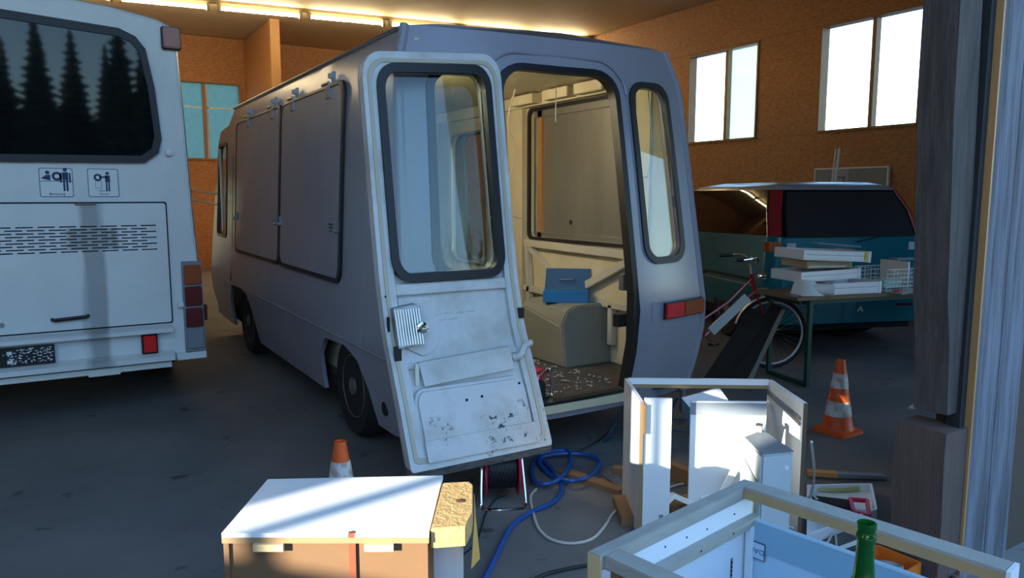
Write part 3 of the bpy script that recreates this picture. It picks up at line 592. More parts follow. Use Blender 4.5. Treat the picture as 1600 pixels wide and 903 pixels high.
# framing under the opening and cantrail
for a, b, wdt in (((XI-.02, 3.80, 1.175), (XI-.02, 5.50, 1.195), .06), ((XI-.02, 3.85, .80), (XI-.02, 5.5, .80), .05), ((XI-.02, 5.46, 1.17), (XI-.02, 5.40, .42), .045), ((XI-.02, 5.42, 1.16), (XI-.02, 4.90, .82), .045), ((XI-.02, 4.05, 1.16), (XI-.02, 4.80, .83), .06), ((XI-.02, 4.30, .80), (XI-.02, 4.30, .5), .05)):
    obj('brace', MB().beam((a[0]-.012, *a[1:]), (b[0]-.012, *b[1:]), .05, wdt, up=(0, 1, .01) if abs(b[1]-a[1]) < .1 else (0, 0, 1)), brace_m, van, bevel=.004)
obj('cantrail', MB().box(XI-.07, XI, 3.95, 8.1, 2.335, 2.43), cream, van)
for y in (4.3, 4.72, 5.2): obj('cantrail_box', MB().box(XI-.16, XI-.07, y, y+.34, 2.345, 2.42), cream, van, bevel=.005)
obj('pillar', MB().box(XI-.05, XI, 5.53, 5.72, .36, 2.43), cream, van); obj('pillar', MB().box(XI-.09, XI, 5.85, 6.02, .36, 2.43), cream, van); obj('pillar', MB().box(XI-.06, XI, 7.04, 7.16, .36, 2.43), arch_m, van)
for I in (wdI, wcI): ring([(a+(a-6.585 if a < 7.1 else a-7.59)*.06, 1.575+(b-1.575)*1.03) for a, b in I], I, flX(XI-.02), flX(XI), 'inner_window_trim', alu, van)
obj('wheel_box', MB().loft([[(3.07, y0, .36), (3.07, y0+.04*k, .70-.02*k), (3.12, y0+.05*k, .77), (3.2, y0+.06*k, .80), (XI, y0+.06*k, .80), (XI, y0, .36)] for y0, k in ((4.33, 1), (4.34, 2), (4.93, -2), (5.02, -1))]), arch_m, van, bevel=.02)
cabseat = obj('cab_partition', MB().box(1.7, 2.6, 8.28, 8.32, .36, 1.3), arch_m, van)
obj('door_pillar', MB().box(1.74, 1.80, 5.9, 6.1, .36, 2.43), arch_m, van)
for P in ([(2.45, 4.0, 2.44), (2.43, 3.98, 2.2), (2.42, 3.98, 2.1), (2.5, 4.0, 2.02), (2.52, 4.02, 1.8), (2.46, 4.02, 1.6), (2.5, 4.05, 1.45), (2.62, 4.1, 1.35)],): pass
obj('hanging_wire', MB().tube(smoothpath([(3.18, 5.2, 2.44), (3.12, 5.2, 2.25), (3.13, 5.22, 2.12), (3.2, 5.25, 2.02), (3.22, 5.3, 1.85), (3.16, 5.35, 1.6), (3.15, 5.38, 1.5), (3.3, 5.4, 1.42), (3.4, 5.42, 1.41)]), .006, 5), cable_w, van)
obj('hanging_wire', MB().tube(smoothpath([(3.1, 4.5, 2.44), (3.09, 4.5, 2.3), (3.1, 4.52, 2.12)]), .004, 5), alu, van); obj('hanging_wire', MB().tube(smoothpath([(3.44, 3.92, 2.3), (3.46, 3.9, 2.0), (3.44, 3.9, 1.75), (3.40, 3.9, 1.72)]), .005, 5), steel, van)
lc = obj('lock_catch', MB().obox((3.02, 3.63, 1.06), (.05, .04, .1)), steel, van); obj('lock_catch', MB().obox((3.0, 3.64, .82), (.07, .05, .08)), black_rub, van)
# unseen tube lamp, added to brighten the inside of the van
il = obj('added_lamp', MB().box(1.74, 1.80, 4.5, 5.3, 2.32, 2.37), fitting_m, van); obj('tube', MB().tube([(1.80, 4.55, 2.31), (1.80, 5.25, 2.31)], .02, 8), mat('added_lamp_tube', (1, 1, 1), .5, emit=(1, .88, .62), estr=190), il)
# ---- debris inside
rd = random.Random(9); dm = MB()
for k in range(150):
    x = 2.55+rd.random()**1.3*.55; y = rd.uniform(3.75, 4.9); dm.obox((x, y, .366+rd.random()*.01), (rd.uniform(.006, .026), rd.uniform(.005, .02), .005), rz=rd.uniform(0, 3), rx=rd.uniform(-.3, .3))
tag(obj('debris', dm, mat('pale_crumbs', (.42, .38, .33), .8, var=(.25, .2, .15), scale=5), kind='stuff'), 'pale crumbs and chips strewn on the van floor', 'debris')
tb = thing('toolbox', 'blue metal toolbox with raised lid on the wheel box inside the van', 'toolbox', (3.28, 4.62, .80))
MT = Matrix.Translation((3.28, 4.62, .80)) @ Matrix.Rotation(math.radians(-38), 4, 'Z')
obj('case', MB(MT).box(-.17, .17, -.08, .08, 0, .085), blue_box, tb, bevel=.004); obj('lid', MB(MT).hexa([(-.17, .08, .085), (.17, .08, .085), (.17, .10, .085), (-.17, .10, .085), (-.16, .11, .24), (.18, .11, .24), (.18, .13, .24), (-.16, .13, .24)]), blue_dk, tb); obj('handle', MB(MT).tube([(-.05, .085, .155), (-.045, .07, .157), (.055, .07, .16), (.06, .09, .158)], .007, 6), steel, tb)
lt = thing('work_light', 'red work light with bent chrome stand on the van floor by the doorway', 'lamp', (2.33, 3.80, .36))
obj('head', MB().obox(at(833, 588, .50), (.15, .09, .09), rx=.3, rz=.5), redpl, lt, bevel=.02); obj('stand', MB().tube(smoothpath([at(838, 622, .37), at(840, 592, .50), at(846, 585, .52), at(856, 578, .54), at(861, 580, .53), at(862, 612, .40), at(859, 618, .38), at(846, 622, .375)]), .009, 8), chrome, lt); obj('body', MB().obox(at(836, 610, .42), (.10, .10, .12)), dark, lt, bevel=.01)

# ================================================================ REAR DOOR swung out against the van
dr = thing('van_rear_door', 'worn white inner side of the grey van rear door, hanging wide open', 'door', (1.75, 3.45, .30))
DPt = [(.30, 3.175), (.58, 3.30), (.91, 3.46), (1.16, 3.53), (1.46, 3.585), (1.8, 3.64), (2.27, 3.715), (2.42, 3.74)]
dX = lambda u, z: lerp(1.352, 2.155, u)+(.0 if z > 1 else 0)
dTop = lambda u: .055*u
def dmap(off): return lambda u, z: (dX(u, z), interp(z, DPt)+off, z+dTop(u)*max(0, (z-1.2)/1.1))
dO = rrect(0, 1, .30, 2.32, [.13, .13, .02, .02], 6); dO = [(u, z) for u, z in dO]
dO = [(0+.13*(1-math.cos(a)), 2.19+.13*math.sin(a)) if False else p for a, p in zip([0]*len(dO), dO)]
wO_ = rrect(.085, .905, 1.165, 2.26, [.12, .12, .12, .12], 6); wI_ = rrect(.135, .855, 1.205, 2.215, [.09]*4, 6)
pO = rrect(.13, .90, .40, 1.02, .03)
obj('skin', MB().sheet(dO, [wI_], dmap(.0), dmap(.03), .09), door_white, dr, smooth=40, label='worn white inner skin with scuffs')
# raised outer rim, rails
rimI = rrect(.10, .90, .385, 2.235, [.10, .10, .02, .02], 6)
ring(dO, rimI, dmap(-.03), dmap(.0), 'rim', door_white, dr, .09, bevel=.006)
ring(rrect(.03, .965, .335, 2.285, [.11, .11, .03, .03], 6), rrect(.055, .94, .355, 2.265, [.1, .1, .03, .03], 6), dmap(-.036), dmap(-.028), 'rim_groove', mat('yellowed_sealant', (.46, .41, .31), .6), dr, .09)
ring(wO_, wI_, dmap(-.05), dmap(.01), 'window_seal', black_rub, dr, .1); obj('glass', MB().sheet(wI_, [], dmap(-.004), dmap(0), .2), clear, dr)
obj('rail', MB().sheet([(.10, 1.10), (.90, 1.10), (.90, 1.155), (.10, 1.155)], [], dmap(-.028), dmap(0), .1), door_white, dr, bevel=.004)
obj('swage', MB().sheet([(.10, .745), (.90, .765), (.90, .79), (.10, .77)], [], dmap(-.012), dmap(0), .1), door_white, dr, bevel=.004)
lp = [(.33, 1.085), (.33, 1.0), (.37, .93), (.36, .86), (.30, .815), (.22, .80), (.14, .835), (.11, .87), (.11, 1.085)]
obj('lock_plate', MB().sheet(lp[::-1], [], dmap(-.016), dmap(0), .1), door_white, dr, bevel=.004)
lk = obj('lock_box', MB().sheet([(.045, .855), (.225, .875), (.23, 1.045), (.205, 1.06), (.045, 1.045)], [], dmap(-.075), dmap(-.02), .2), steel, dr, bevel=.004, label='ribbed metal lock box')
rbm = MB()
for k in range(10): u = .055+.0175*k; rbm.tube([dmap(-.078)(u, .868), dmap(-.078)(u, 1.04)], .0055, 6)
obj('rib', rbm, alu, lk)
p_ = Vector(dmap(-.08)(.215, .945)); obj('knob', MB().lathe([(.03, 0), (.03, .012), (.022, .016), (.024, .035), (.018, .045), (.006, .047)], p_, (0, -1, 0), 18), chrome, lk)
obj('hinge_block', MB().obox(dmap(-.045)(.045, .83), (.035, .02, .07)), black_rub, dr); obj('hinge_block', MB().obox(dmap(-.04)(.975, .965), (.03, .03, .055)), black_rub, dr); obj('strike', MB().obox(dmap(-.035)(.02, .96), (.012, .01, .09)), dark, dr)
for z in (1.09, 1.14): obj('screw', MB().lathe([(.008, 0), (.006, .004)], dmap(-.03)(.955, z), (0, -1, 0), 8), dark, dr)
obj('screw', MB().lathe([(.008, 0), (.006, .004)], dmap(-.03)(.03, 1.10), (0, -1, 0), 8), dark, dr)
obj('step_plate', MB().sheet([(.185, .665), (.835, .69), (.845, .80), (.175, .775)], [], dmap(-.035), dmap(-.01), .2), door_white, dr, bevel=.003)
obj('strap', MB().obox(dmap(-.025)(.15, .72), (.02, .02, .11)), yellowed, dr)
bp_ = rrect(.10, .885, .345, .655, [.07, .07, .05, .05], 5)
obj('lower_pressing', MB().sheet(bp_, [], dmap(-.045), dmap(0), .1), door_white, dr, bevel=.014)
obj('tray', MB().sheet(rrect(.11, .90, .335, .43, .01), [], dmap(-.052), dmap(-.04), .2), door_white, dr, bevel=.004)
obj('arm_bump', MB().tube(smoothpath([dmap(-.02)(.86, .74), dmap(-.05)(.90, .755), dmap(-.06)(.94, .80), dmap(-.05)(1.0, .81)]), .018, 8), door_white, dr)
for u, z in ((.44, .58), (.55, .585), (.84, .62), (.62, .345), (.55, .348)): obj('screw_hole', MB().lathe([(.008, 0), (.007, .002)], dmap(-.046)(u, z), (0, -1, 0), 8), dark, dr)
obj('bottom_edge', MB().sheet([(0, .255), (1, .255), (1, .303), (0, .303)], [], lambda u, z: (dX(u, z), interp(.3, DPt)-.025+(.303-z)*.3, z), lambda u, z: (dX(u, z), interp(.3, DPt)+.035, z), .1), mat('splintered_edge', (.20, .19, .18), .8, var=(.05, .05, .05), scale=16, stretch=(1, 1, 6), amt=.9, bump=.8), dr, label='splintered grey bottom edge')
obj('outer_skin', MB().sheet(dO, [wI_], dmap(.034), dmap(.045), .12), grey_van, dr, smooth=40)
q = dmap(-.031)(.5, 2.283); q2 = dmap(-.031)(.62, 2.283)
text('writing', 'NOTAUSSTIEG', .052, (q[0]-.03, q[1]-.002, 2.305-.02), Vector(q2)-Vector(q), (0, .15, 1), graphite, dr, .0006, 'faint pencil writing')
wm = MB(); rw = random.Random(4)
for zz, n, x0 in ((.985, 17, 1.64), (.955, 9, 1.66)):
    for k in range(n):
        if k in (3, 8, 12): continue
        xx = x0+k*.014; y_ = interp(zz, DPt)-.002; h_ = rw.uniform(.004, .011); wm.tube([(xx, y_, zz), (xx+.004, y_, zz+h_), (xx+.008, y_, zz+rw.uniform(0, .004))], .0009, 4)
obj('writing', wm, mat('faint_pencil', (.34, .34, .35), .7), dr, label='faint illegible pencil scribble', kind='stuff')
# ================================================================ GREEN PEOPLE CARRIER
MO = Vector((7.0, 4.78, 0)); MR = Matrix.Translation(MO) @ Matrix.Rotation(math.radians(-20), 4, 'Z')
mpv = thing('minivan', 'dark teal minivan with tinted windows parked behind the beer table', 'car', MO)
def mb_(): return MB(MR)
# local: x right (-.92..92), y forward, z up
def low(y, wd, z0, z1): return [(-wd+.06, y, z0), (-wd, y, z0+.15), (-wd, y, (z0+z1)/2), (-wd+.03, y, z1), (wd-.03, y, z1), (wd, y, (z0+z1)/2), (wd, y, z0+.15), (wd-.06, y, z0)]
obj('body', mb_().loft([low(.0, .76, .40, 1.17), low(.02, .84, .38, 1.18), low(.07, .895, .36, 1.19), low(.16, .92, .34, 1.19), low(2.2, .93, .32, 1.15), low(3.6, .92, .32, 1.02), low(4.4, .86, .35, .85), low(4.7, .7, .4, .7)]), teal, mpv, smooth=60)
def gh(y0, y1, w0, w1, z1): return [(-w0, y0, 1.185), (-w1, y1, z1), (w1, y1, z1), (w0, y0, 1.185)]
def corner_ring(k0, w0, z, r=.14):
    o = []
    for a in range(0, 91, 18): o.append((w0-r+r*math.sin(math.radians(a)), k0+r-r*math.cos(math.radians(a)), z))
    return o
def greenring(z, y0, w, yf, wf):
    r = corner_ring(y0, w, z); l = [(-x, y, zz) for x, y, zz in r]; return r+[(wf, yf, z)]+[(-wf, yf, z)]+l[::-1]
obj('side_windows', mb_().loft([greenring(1.16, .03, .885, 3.3, .86), greenring(1.45, .14, .83, 2.9, .78), greenring(1.66, .27, .745, 2.35, .68)]), black_gl, mpv, smooth=50)
rw_ = mb_(); rw_.loft([[(-.735, .018, 1.18), (.735, .018, 1.18), (.735, .03, 1.18), (-.735, .03, 1.18)], [(-.69, .13, 1.45), (.69, .13, 1.45), (.69, .15, 1.45), (-.69, .15, 1.45)], [(-.62, .25, 1.64), (.62, .25, 1.64), (.62, .28, 1.64), (-.62, .28, 1.64)]]); obj('rear_window', rw_, mat('tinted_glass', (.03, .031, .034), .12, spec=.5), mpv)
obj('roof', mb_().loft([[(x*.98, y+.02, z) for x, y, z in greenring(1.655, .26, .75, 2.35, .68)], [(x*.97, y+.02, z) for x, y, z in greenring(1.70, .29, .73, 2.3, .66)], [(x*.8, y+.2 if y < 1 else y-.2, z) for x, y, z in greenring(1.745, .30, .68, 2.1, .6)]]), grey_van, mpv, smooth=60, label='silvery roof')
for s in (-1, 1):
    r3 = []
    for z, y0, w, r in ((1.19, .022, .893, .14), (1.45, .13, .838, .14), (1.655, .255, .755, .14)):
        c = [(s*x, y, z) for x, y, _ in corner_ring(y0, w, z, r)][1:5]; ci = [(x*.97, y+.02, z) for x, y, z in c]; r3.append(c+ci[::-1])
    obj('pillar_lamp', mb_().loft(r3), mat('smoked_red_lamp', (.26, .012, .02), .25, coat=.4), mpv, label='tall red pillar lamp')
    obj('corner_lamp', mb_().loft([[(s*.80, .0, z), (s*.905, .07, z), (s*.925, .13, z), (s*.90, .13, z), (s*.80, .03, z)] for z in (1.03, 1.13)]), amber, mpv, label='amber corner lamp'); obj('reversing_lamp', mb_().box(s*.70-.05, s*.70+.05, -.012, .02, 1.04, 1.12), mat('clear_lens', (.45, .48, .5), .2), mpv)
obj('bumper', mb_().loft([[(-.90, .10, z), (-.86, -.06, z), (-.70, -.12, z), (.70, -.12, z), (.86, -.06, z), (.90, .10, z)] for z in (.30, .54)]), teal, mpv, bevel=.02); obj('bumper_step', mb_().loft([[(-.88, .08, z), (-.85, -.055, z), (-.70, -.115, z), (.70, -.115, z), (.85, -.055, z), (.88, .08, z)] for z in (.541, .556)]), grey_pl, mpv)
for s in (-1, 1): obj('reflector', mb_().box(s*.55-.09, s*.55+.09, -.128, -.118, .47, .495), red_l, mpv)
obj('wiper', mb_().beam((.05, -.02, 1.13), (.42, .01, 1.20), .012, .012), black_rub, mpv)
obj('side_strip', mb_().beam((-.928, .3, .72), (-.935, 3.4, .70), .012, .03), dark, mpv); obj('side_strip', mb_().beam((-.925, .3, .66), (-.932, 3.4, .64), .012, .014), steel, mpv)
obj('emblem', mb_().prism([(.0, -.122, .42), (.02, -.122, .42), (.035, -.122, .45), (.055, -.122, .42), (.075, -.122, .42), (.045, -.122, .48)], (0, -.005, 0)), white_pl, mpv)
obj('underbody', mb_().box(-.8, .8, .1, 4.3, .2, .36), dark, mpv)
for x, y in ((-.84, .95), (.84, .95), (-.84, 3.8), (.84, 3.8)):
    c = MR @ Vector((x, y, .33)); a = MR.to_3x3() @ Vector((math.copysign(1, x), 0, 0)); wheel(mpv, c+a*.05, a, .33, .21, steel, False)
obj('inner_mirror_glint', mb_().obox((-.45, 1.9, 1.28), (.1, .02, .06)), chrome, mpv) if False else None
# pinboard, paper and pole by the window wall
nb_ = thing('notice_board', 'grey notice board with a pale sheet on the window wall', 'board', (9.97, 6.9, 1.5)); obj('panel', MB().box(9.96, 9.995, 6.33, 7.49, 1.45, 1.99), grey_pl, nb_); obj('rim', MB().box(9.95, 9.998, 6.31, 7.51, 1.99, 2.01).box(9.95, 9.998, 6.31, 6.33, 1.45, 1.99).box(9.95, 9.998, 7.49, 7.51, 1.45, 1.99), white_pl, nb_)
pp = obj('paper', MB().box(9.955, 9.96, 6.93, 7.21, 1.55, 1.985), mat('lilac_paper', (.34, .33, .48), .7), nb_); obj('drawing', MB().box(9.953, 9.955, 6.97, 7.17, 1.86, 1.875).box(9.953, 9.955, 7.0, 7.02, 1.6, 1.86).box(9.953, 9.955, 7.12, 7.14, 1.6, 1.86), decalblue, pp)
tag(obj('white_pole', MB().tube([(8.6, 6.32, 0), (8.72, 6.22, 2.21)], .018, 8).tube([(8.6, 6.36, 0), (8.70, 6.26, 2.2)], .010, 6), white_pl), 'thin white pole standing up behind the minivan roof', 'pole')
# dark heap right of the minivan
hp = MB(); rh = random.Random(8)
for k in range(7): hp.lathe([(.05, 0), (.30, .06), (.36, .22), (.27, .40), (.08, .5)], (8.85+.07*k, 4.3+rh.uniform(-.3, .3), .55+rh.uniform(-.1, .15)), (rh.uniform(-.2, .2), rh.uniform(-.2, .2), 1), 10)
tag(obj('black_bags', hp, dark, kind='stuff'), 'black sacks heaped by the wall right of the minivan', 'bags')
plt = thing('pallet', 'brown wooden crate under the black sacks by the wall', 'pallet', (9.3, 4.2, 0)); 
for k in range(3): obj('slat', MB().box(8.75, 9.85, 3.9+.32*k, 4.15+.32*k, .42, .46), scrap, plt)
for x in (8.8, 9.3, 9.8): obj('block', MB().box(x-.05, x+.05, 3.9, 4.75, 0, .42), scrap, plt)

# ================================================================ BICYCLE
bk = thing('bicycle', 'red city bicycle leaning beside the right rear corner of the grey van', 'bicycle', (5.35, 4.9, 0))
bd = Vector((.86, -.51, 0)).normalized(); bn = Vector((-bd.y, bd.x, 0))   # towards its front wheel
FC = Vector((5.62, 4.62, .33)); RC = FC-bd*1.06; lean = Vector((0, 0, 1))+bn*.04
def B(u, z, s=0): return Vector((FC.x, FC.y, 0))+bd*u+bn*(s+.04*z)+Vector((0, 0, z))
for u, nm in ((0, 'front_wheel'), (-1.06, 'rear_wheel')):
    ring_ = lambda r, n=40: [B(u+r*math.cos(2*math.pi*k/n), .33+r*math.sin(2*math.pi*k/n)) for k in range(n)]
    wo_ = obj(nm, MB().tube(ring_(.318), .018, 8, closed=True), tyre, bk); obj('rim', MB().tube(ring_(.292), .011, 6, closed=True), mat('bike_silver', (.62, .62, .6), .4, metal=.4), wo_)
    sp = MB()
    for k in range(28): a = 2*math.pi*k/28; s_ = .025*(1 if k % 2 else -1); sp.tube([B(u+.02*math.cos(a+.5), .33+.02*math.sin(a+.5), s_), B(u+.288*math.cos(a), .33+.288*math.sin(a))], .0012, 3)
    obj('spokes', sp, chrome, wo_); obj('hub', MB().tube([B(u, .33, -.04), B(u, .33, .04)], .02, 10), chrome, wo_)
    a0, a1 = ((20, 165) if u == 0 else (30, 190)); obj('mudguard', MB().loft([[B(u+.345*math.cos(a), .33+.345*math.sin(a), -.026), B(u+.352*math.cos(a), .33+.352*math.sin(a), 0), B(u+.345*math.cos(a), .33+.345*math.sin(a), .026), B(u+.34*math.cos(a), .33+.34*math.sin(a), 0)] for a in [math.radians(a0+(a1-a0)*k/14) for k in range(15)]]), mat('bike_silver', (.62, .62, .6)), wo_)
fr = MB(); head_t = B(-.20, .88); head_b = B(-.155, .72); bb = B(-.62, .30); seat_b = B(-.72, .62); seat_t = B(-.78, .86); rx = B(-1.06, .33)
fr.tube([head_t, head_b], .019, 8).tube([head_t-(head_t-head_b)*.25, B(-.40, .62), B(-.66, .44)], .014, 8).tube([head_b, bb], .015, 8).tube([bb, seat_t], .014, 8)
for s in (-.03, .03): fr.tube([bb, rx+bn*s], .009, 6).tube([seat_b, rx+bn*s], .008, 6)
obj('frame', fr, bikered, bk); fk = MB()
for s in (-.035, .035): fk.tube([head_b, head_b+bn*s-Vector((0, 0, .03)), B(-.05, .42, s), B(0, .33, s)], .010, 6)
obj('fork', fk, bikered, bk); obj('stem', MB().tube([head_t, B(-.215, .98)], .013, 8), chrome, bk)
obj('handlebar', MB().tube(smoothpath([B(-.36, 1.03, .27), B(-.22, 1.04, .22), B(-.17, .99, .06), B(-.17, .99, -.06), B(-.22, 1.04, -.22), B(-.36, 1.03, -.27)]), .011, 8), chrome, bk)
for s in (.26, -.26): obj('grip', MB().tube([B(-.42, 1.03, s*1.05), B(-.30, 1.035, s*.95)], .017, 8), black_rub, bk)
obj('bell', MB().lathe([(.03, 0), (.026, .02), (.008, .03)], B(-.18, 1.01, .05), n=12), chrome, bk); obj('headlamp', MB().lathe([(.02, 0), (.035, .04), (.033, .06)], B(-.13, .86), bd, 14), chrome, bk)
obj('front_brake', MB().tube([B(-.14, .74, -.04), B(-.10, .70, -.05), B(-.10, .66, 0)], .008, 6).tube([B(-.14, .74, .04), B(-.02, .74, .05)], .007, 6), chrome, bk)
obj('saddle', MB().loft([[B(-.92, .92, s) for s in (-.10, .10)]+[B(-.92, .87, s) for s in (.09, -.09)], [B(-.78, .93, s) for s in (-.07, .07)]+[B(-.78, .88, s) for s in (.06, -.06)], [B(-.62, .92, s) for s in (-.02, .02)]+[B(-.62, .89, s) for s in (.02, -.02)]]), black_rub, bk)
obj('chain_guard', MB().loft([[B(-.63+.0*k, .30+.11, .05), B(-.63, .30-.11, .05), B(-.63, .30-.11, .06), B(-.63, .30+.11, .06)], [B(-1.06, .38, .05), B(-1.06, .28, .05), B(-1.06, .28, .06), B(-1.06, .38, .06)]]), bikered, bk); obj('pedal', MB().obox(B(-.5, .20, .12), (.09, .06, .02)), black_rub, bk); obj('crank', MB().tube([B(-.62, .30, .08), B(-.5, .20, .08)], .008, 6), chrome, bk)
d_ = (B(-.36, .60)-B(-.60, .37)).normalized(); obj('name_plate', MB().prism([B(-.27, .70, -.03), B(-.60, .38, -.03), B(-.54, .32, -.03), B(-.21, .64, -.03)], bn*-.02), white_pl, bk, label='white plate strapped along the frame')
obj('stand', MB().tube([B(-.66, .28, .05), B(-.70, .02, .12)], .008, 6), steel, bk)
# dark boards leaning against the bicycle
for i, (a, b, wd, lab) in enumerate(((at(1160, 565, .05), at(1195, 478, .62), .17, 'broad dark board leaning on the bicycle, nearest the van'), (at(1188, 575, .03), at(1222, 488, .6), .13, 'second dark board leaning on the bicycle, right of the broad one'), (at(1222, 560, .02), at(1232, 478, .62), .02, 'pale-edged dark strip leaning at the right of the dark boards'))):
    a = at(*[(1112, 602), (1147, 602), (1168, 602)][i], .02); b = at(*[(1186, 488), (1216, 479), (1224, 484)][i], [.58, .62, .60][i])
    tag(obj('dark_board', MB().beam(a, b, [.17, .13, .035][i], .025, up=(-.75, -.6, .35)), darkboard if i < 2 else mat('grey_edge', (.20, .17, .13), .6)), lab, 'board', 'boards leaning on the bicycle')
# ================================================================ BEER TABLE AND WHAT LIES ON IT
ta = Vector((.975, -.222, 0)).normalized(); tbv = Vector((-ta.y, ta.x, 0)); T0 = Vector((5.20, 3.98, 0))
def T(u, v, z=0): return T0+ta*u+tbv*v+Vector((0, 0, z))
tab = thing('beer_table', 'long folding beer table with brown top and dark green steel legs', 'table', T(1.1, .27))
for k in range(3): obj('plank', MB().beam(T(-.04, .10+.19*k, .753), T(2.15, .10+.19*k, .753), .186, .028), tabletop_m, tab)
obj('apron', MB().beam(T(.02, .28, .715), T(2.1, .28, .715), .45, .03), green_st, tab)
for u in (.10, 1.86):
    for v in (.02, .52): obj('leg', MB().beam(T(u, v, 0), T(u, v, .73), .035, .035, up=ta), green_st, tab)
    obj('crossbar', MB().beam(T(u, .02, .02), T(u, .52, .02), .03, .035), green_st, tab)
TOP = .768
def drawer(u, v, z, L, W, Hh, rz, tilt, lab, mm=melamine, yellow=False):
    c = T(u, v, z); M = Matrix.Translation(c) @ Matrix.Rotation(math.atan2(ta.y, ta.x)+rz, 4, 'Z') @ Matrix.Rotation(tilt, 4, 'Y')
    t = thing('drawer_front', lab, 'drawer', c, 'white drawers stacked on the table'); g = lambda: MB(M); e = .016
    obj('bottom', g().box(0, L, e, W-e, .0, .008), mm, t); obj('front_side', g().box(0, L, 0, e, 0, Hh), mm, t); obj('rear_side', g().box(0, L, W-e, W, 0, Hh), mm, t)
    obj('left_end', g().box(0, e, e, W-e, 0, Hh), mm, t); obj('right_end', g().box(L-e, L+.012, -.004, W+.004, -.004, Hh+.006), mm, t)
    obj('groove', g().box(.02, L-.03, -.002, 0, Hh*.55, Hh*.6), steel, t); obj('runner', g().box(.01, L-.05, -.008, -.001, .004, .02), white_pl, t)
    if yellow: obj('yellow_tape', g().box(L-.05, L-.02, -.006, 0, 0, Hh), mat('yellow_tape', (.75, .55, .05), .5), t)
    return t
drawer(.34, .04, TOP, .50, .36, .098, .0, 0, 'lowest white drawer of the stack, beside the paper roll')
drawer(.08, .12, TOP+.108, .62, .38, .085, .03, -.02, 'wide white drawer lying second from below in the stack')
drawer(.20, .20, TOP+.215, .44, .36, .060, -.05, .0, 'cream shallow drawer lying third from below in the stack', cream)
drawer(.06, .08, TOP+.300, .66, .40, .085, -.04, .05, 'top white drawer of the stack with a strip of yellow tape', melamine, True)
tag(obj('thin_strip', MB().obox(T(.58, .30, TOP+.405), (.46, .10, .012), rz=math.atan2(ta.y, ta.x), ry=.09), grey_pl), 'thin grey strip lying on the topmost drawer', 'panel')
tag(obj('paper_roll', MB().lathe([(.022, .001), (.048, 0), (.05, .004), (.05, .226), (.022, .23), (.022, .18), (.0219, .002)], T(.30, -.02, TOP+.05), (-ta.x*.8+tbv.x*.6, -ta.y*.8+tbv.y*.6, 0), 20), white_pl), 'white paper roll lying at the foot of the drawer stack', 'roll')
tag(obj('white_cloth', MB().loft([[T(.02, .02, TOP+.005), T(.26, -.01, TOP+.004), T(.27, .16, TOP+.01), T(.04, .20, TOP+.01)], [T(.05, .06, TOP+.08), T(.23, .02, TOP+.06), T(.24, .18, TOP+.09), T(.08, .20, TOP+.12)], [T(.08, .10, TOP+.13), T(.18, .08, TOP+.12), T(.20, .17, TOP+.13), T(.10, .18, TOP+.15)]]), white_pl, smooth=80), 'crumpled white cloth at the left end of the table', 'cloth')
tag(obj('flat_tray', MB().beam(T(-.03, .14, TOP+.006), T(.30, .06, TOP+.006), .16, .010), grey_pl), 'flat grey tray at the left table end under the white cloth', 'tray')
def basket(u, v, z, L, W, Hh, lab, rz=0):
    c = T(u, v, z); M = Matrix.Translation(c) @ Matrix.Rotation(math.atan2(ta.y, ta.x)+rz, 4, 'Z'); t = thing('wire_basket', lab, 'basket', c, 'white wire baskets on the table'); r = .0034
    m = MB(M); rimz = MB(M)
    for zz in (0, Hh): rimz.tube([(0, 0, zz), (L, 0, zz), (L, W, zz), (0, W, zz)], .004, 6, closed=True)
    for k in range(1, 5): m.tube([(0, 0, Hh*k/5), (L, 0, Hh*k/5), (L, W, Hh*k/5), (0, W, Hh*k/5)], r, 4, closed=True)
    n = int(L/.04)
    for k in range(n+1): x = L*k/n; m.tube([(x, 0, Hh), (x, 0, 0), (x, W, 0), (x, W, Hh)], r, 4)
    for k in range(1, 6): y = W*k/6; m.tube([(0, y, Hh), (0, y, 0), (L, y, 0), (L, y, Hh)], r, 4)
    obj('rim', rimz, white_pl, t); obj('mesh', m, white_pl, t); return t
basket(.93, .06, TOP+.004, .40, .36, .19, 'white wire basket beside the drawer stack', .05); basket(1.60, .02, TOP+.004, .42, .40, .22, 'white wire basket nearest the wooden post')
tag(obj('mint_box', MB().obox(T(1.12, .22, TOP+.055), (.26, .12, .07), rz=-.2), mat('mint_plastic', (.45, .62, .52), .4)), 'mint-green tub standing inside the left wire basket', 'tub')
sf = thing('white_carcass', 'small white open cupboard carcass with grey rear edge beyond the wire basket', 'cupboard', T(1.25, .20, TOP))
for a, b in (((1.22, .12, 0), (1.22, .44, 0)), ((1.58, .06, 0), (1.58, .38, 0))): obj('side', MB().prism([T(a[0], a[1], TOP+.002), T(b[0], b[1], TOP+.002), T(b[0], b[1], TOP+.25), T(a[0], a[1], TOP+.25)], ta*.016), melamine, sf)
obj('back', MB().beam(T(1.24, .40, TOP+.12), T(1.42, .38, TOP+.12), .014, .22), melamine, sf); obj('top_rail', MB().beam(T(1.22, .30, TOP+.262), T(1.6, .26, TOP+.262), .12, .014), grey_pl, sf)
obj('front_stile', MB().beam(T(1.56, .05, TOP+.0), T(1.56, .05, TOP+.24), .04, .016), melamine, sf)
tag(obj('sheet_metal', MB().obox(T(1.18, -.01, TOP+.02), (.55, .14, .008), rz=math.atan2(ta.y, ta.x)+.15, ry=-.05), alu), 'thin metal sheet lying at the table front edge', 'sheet')
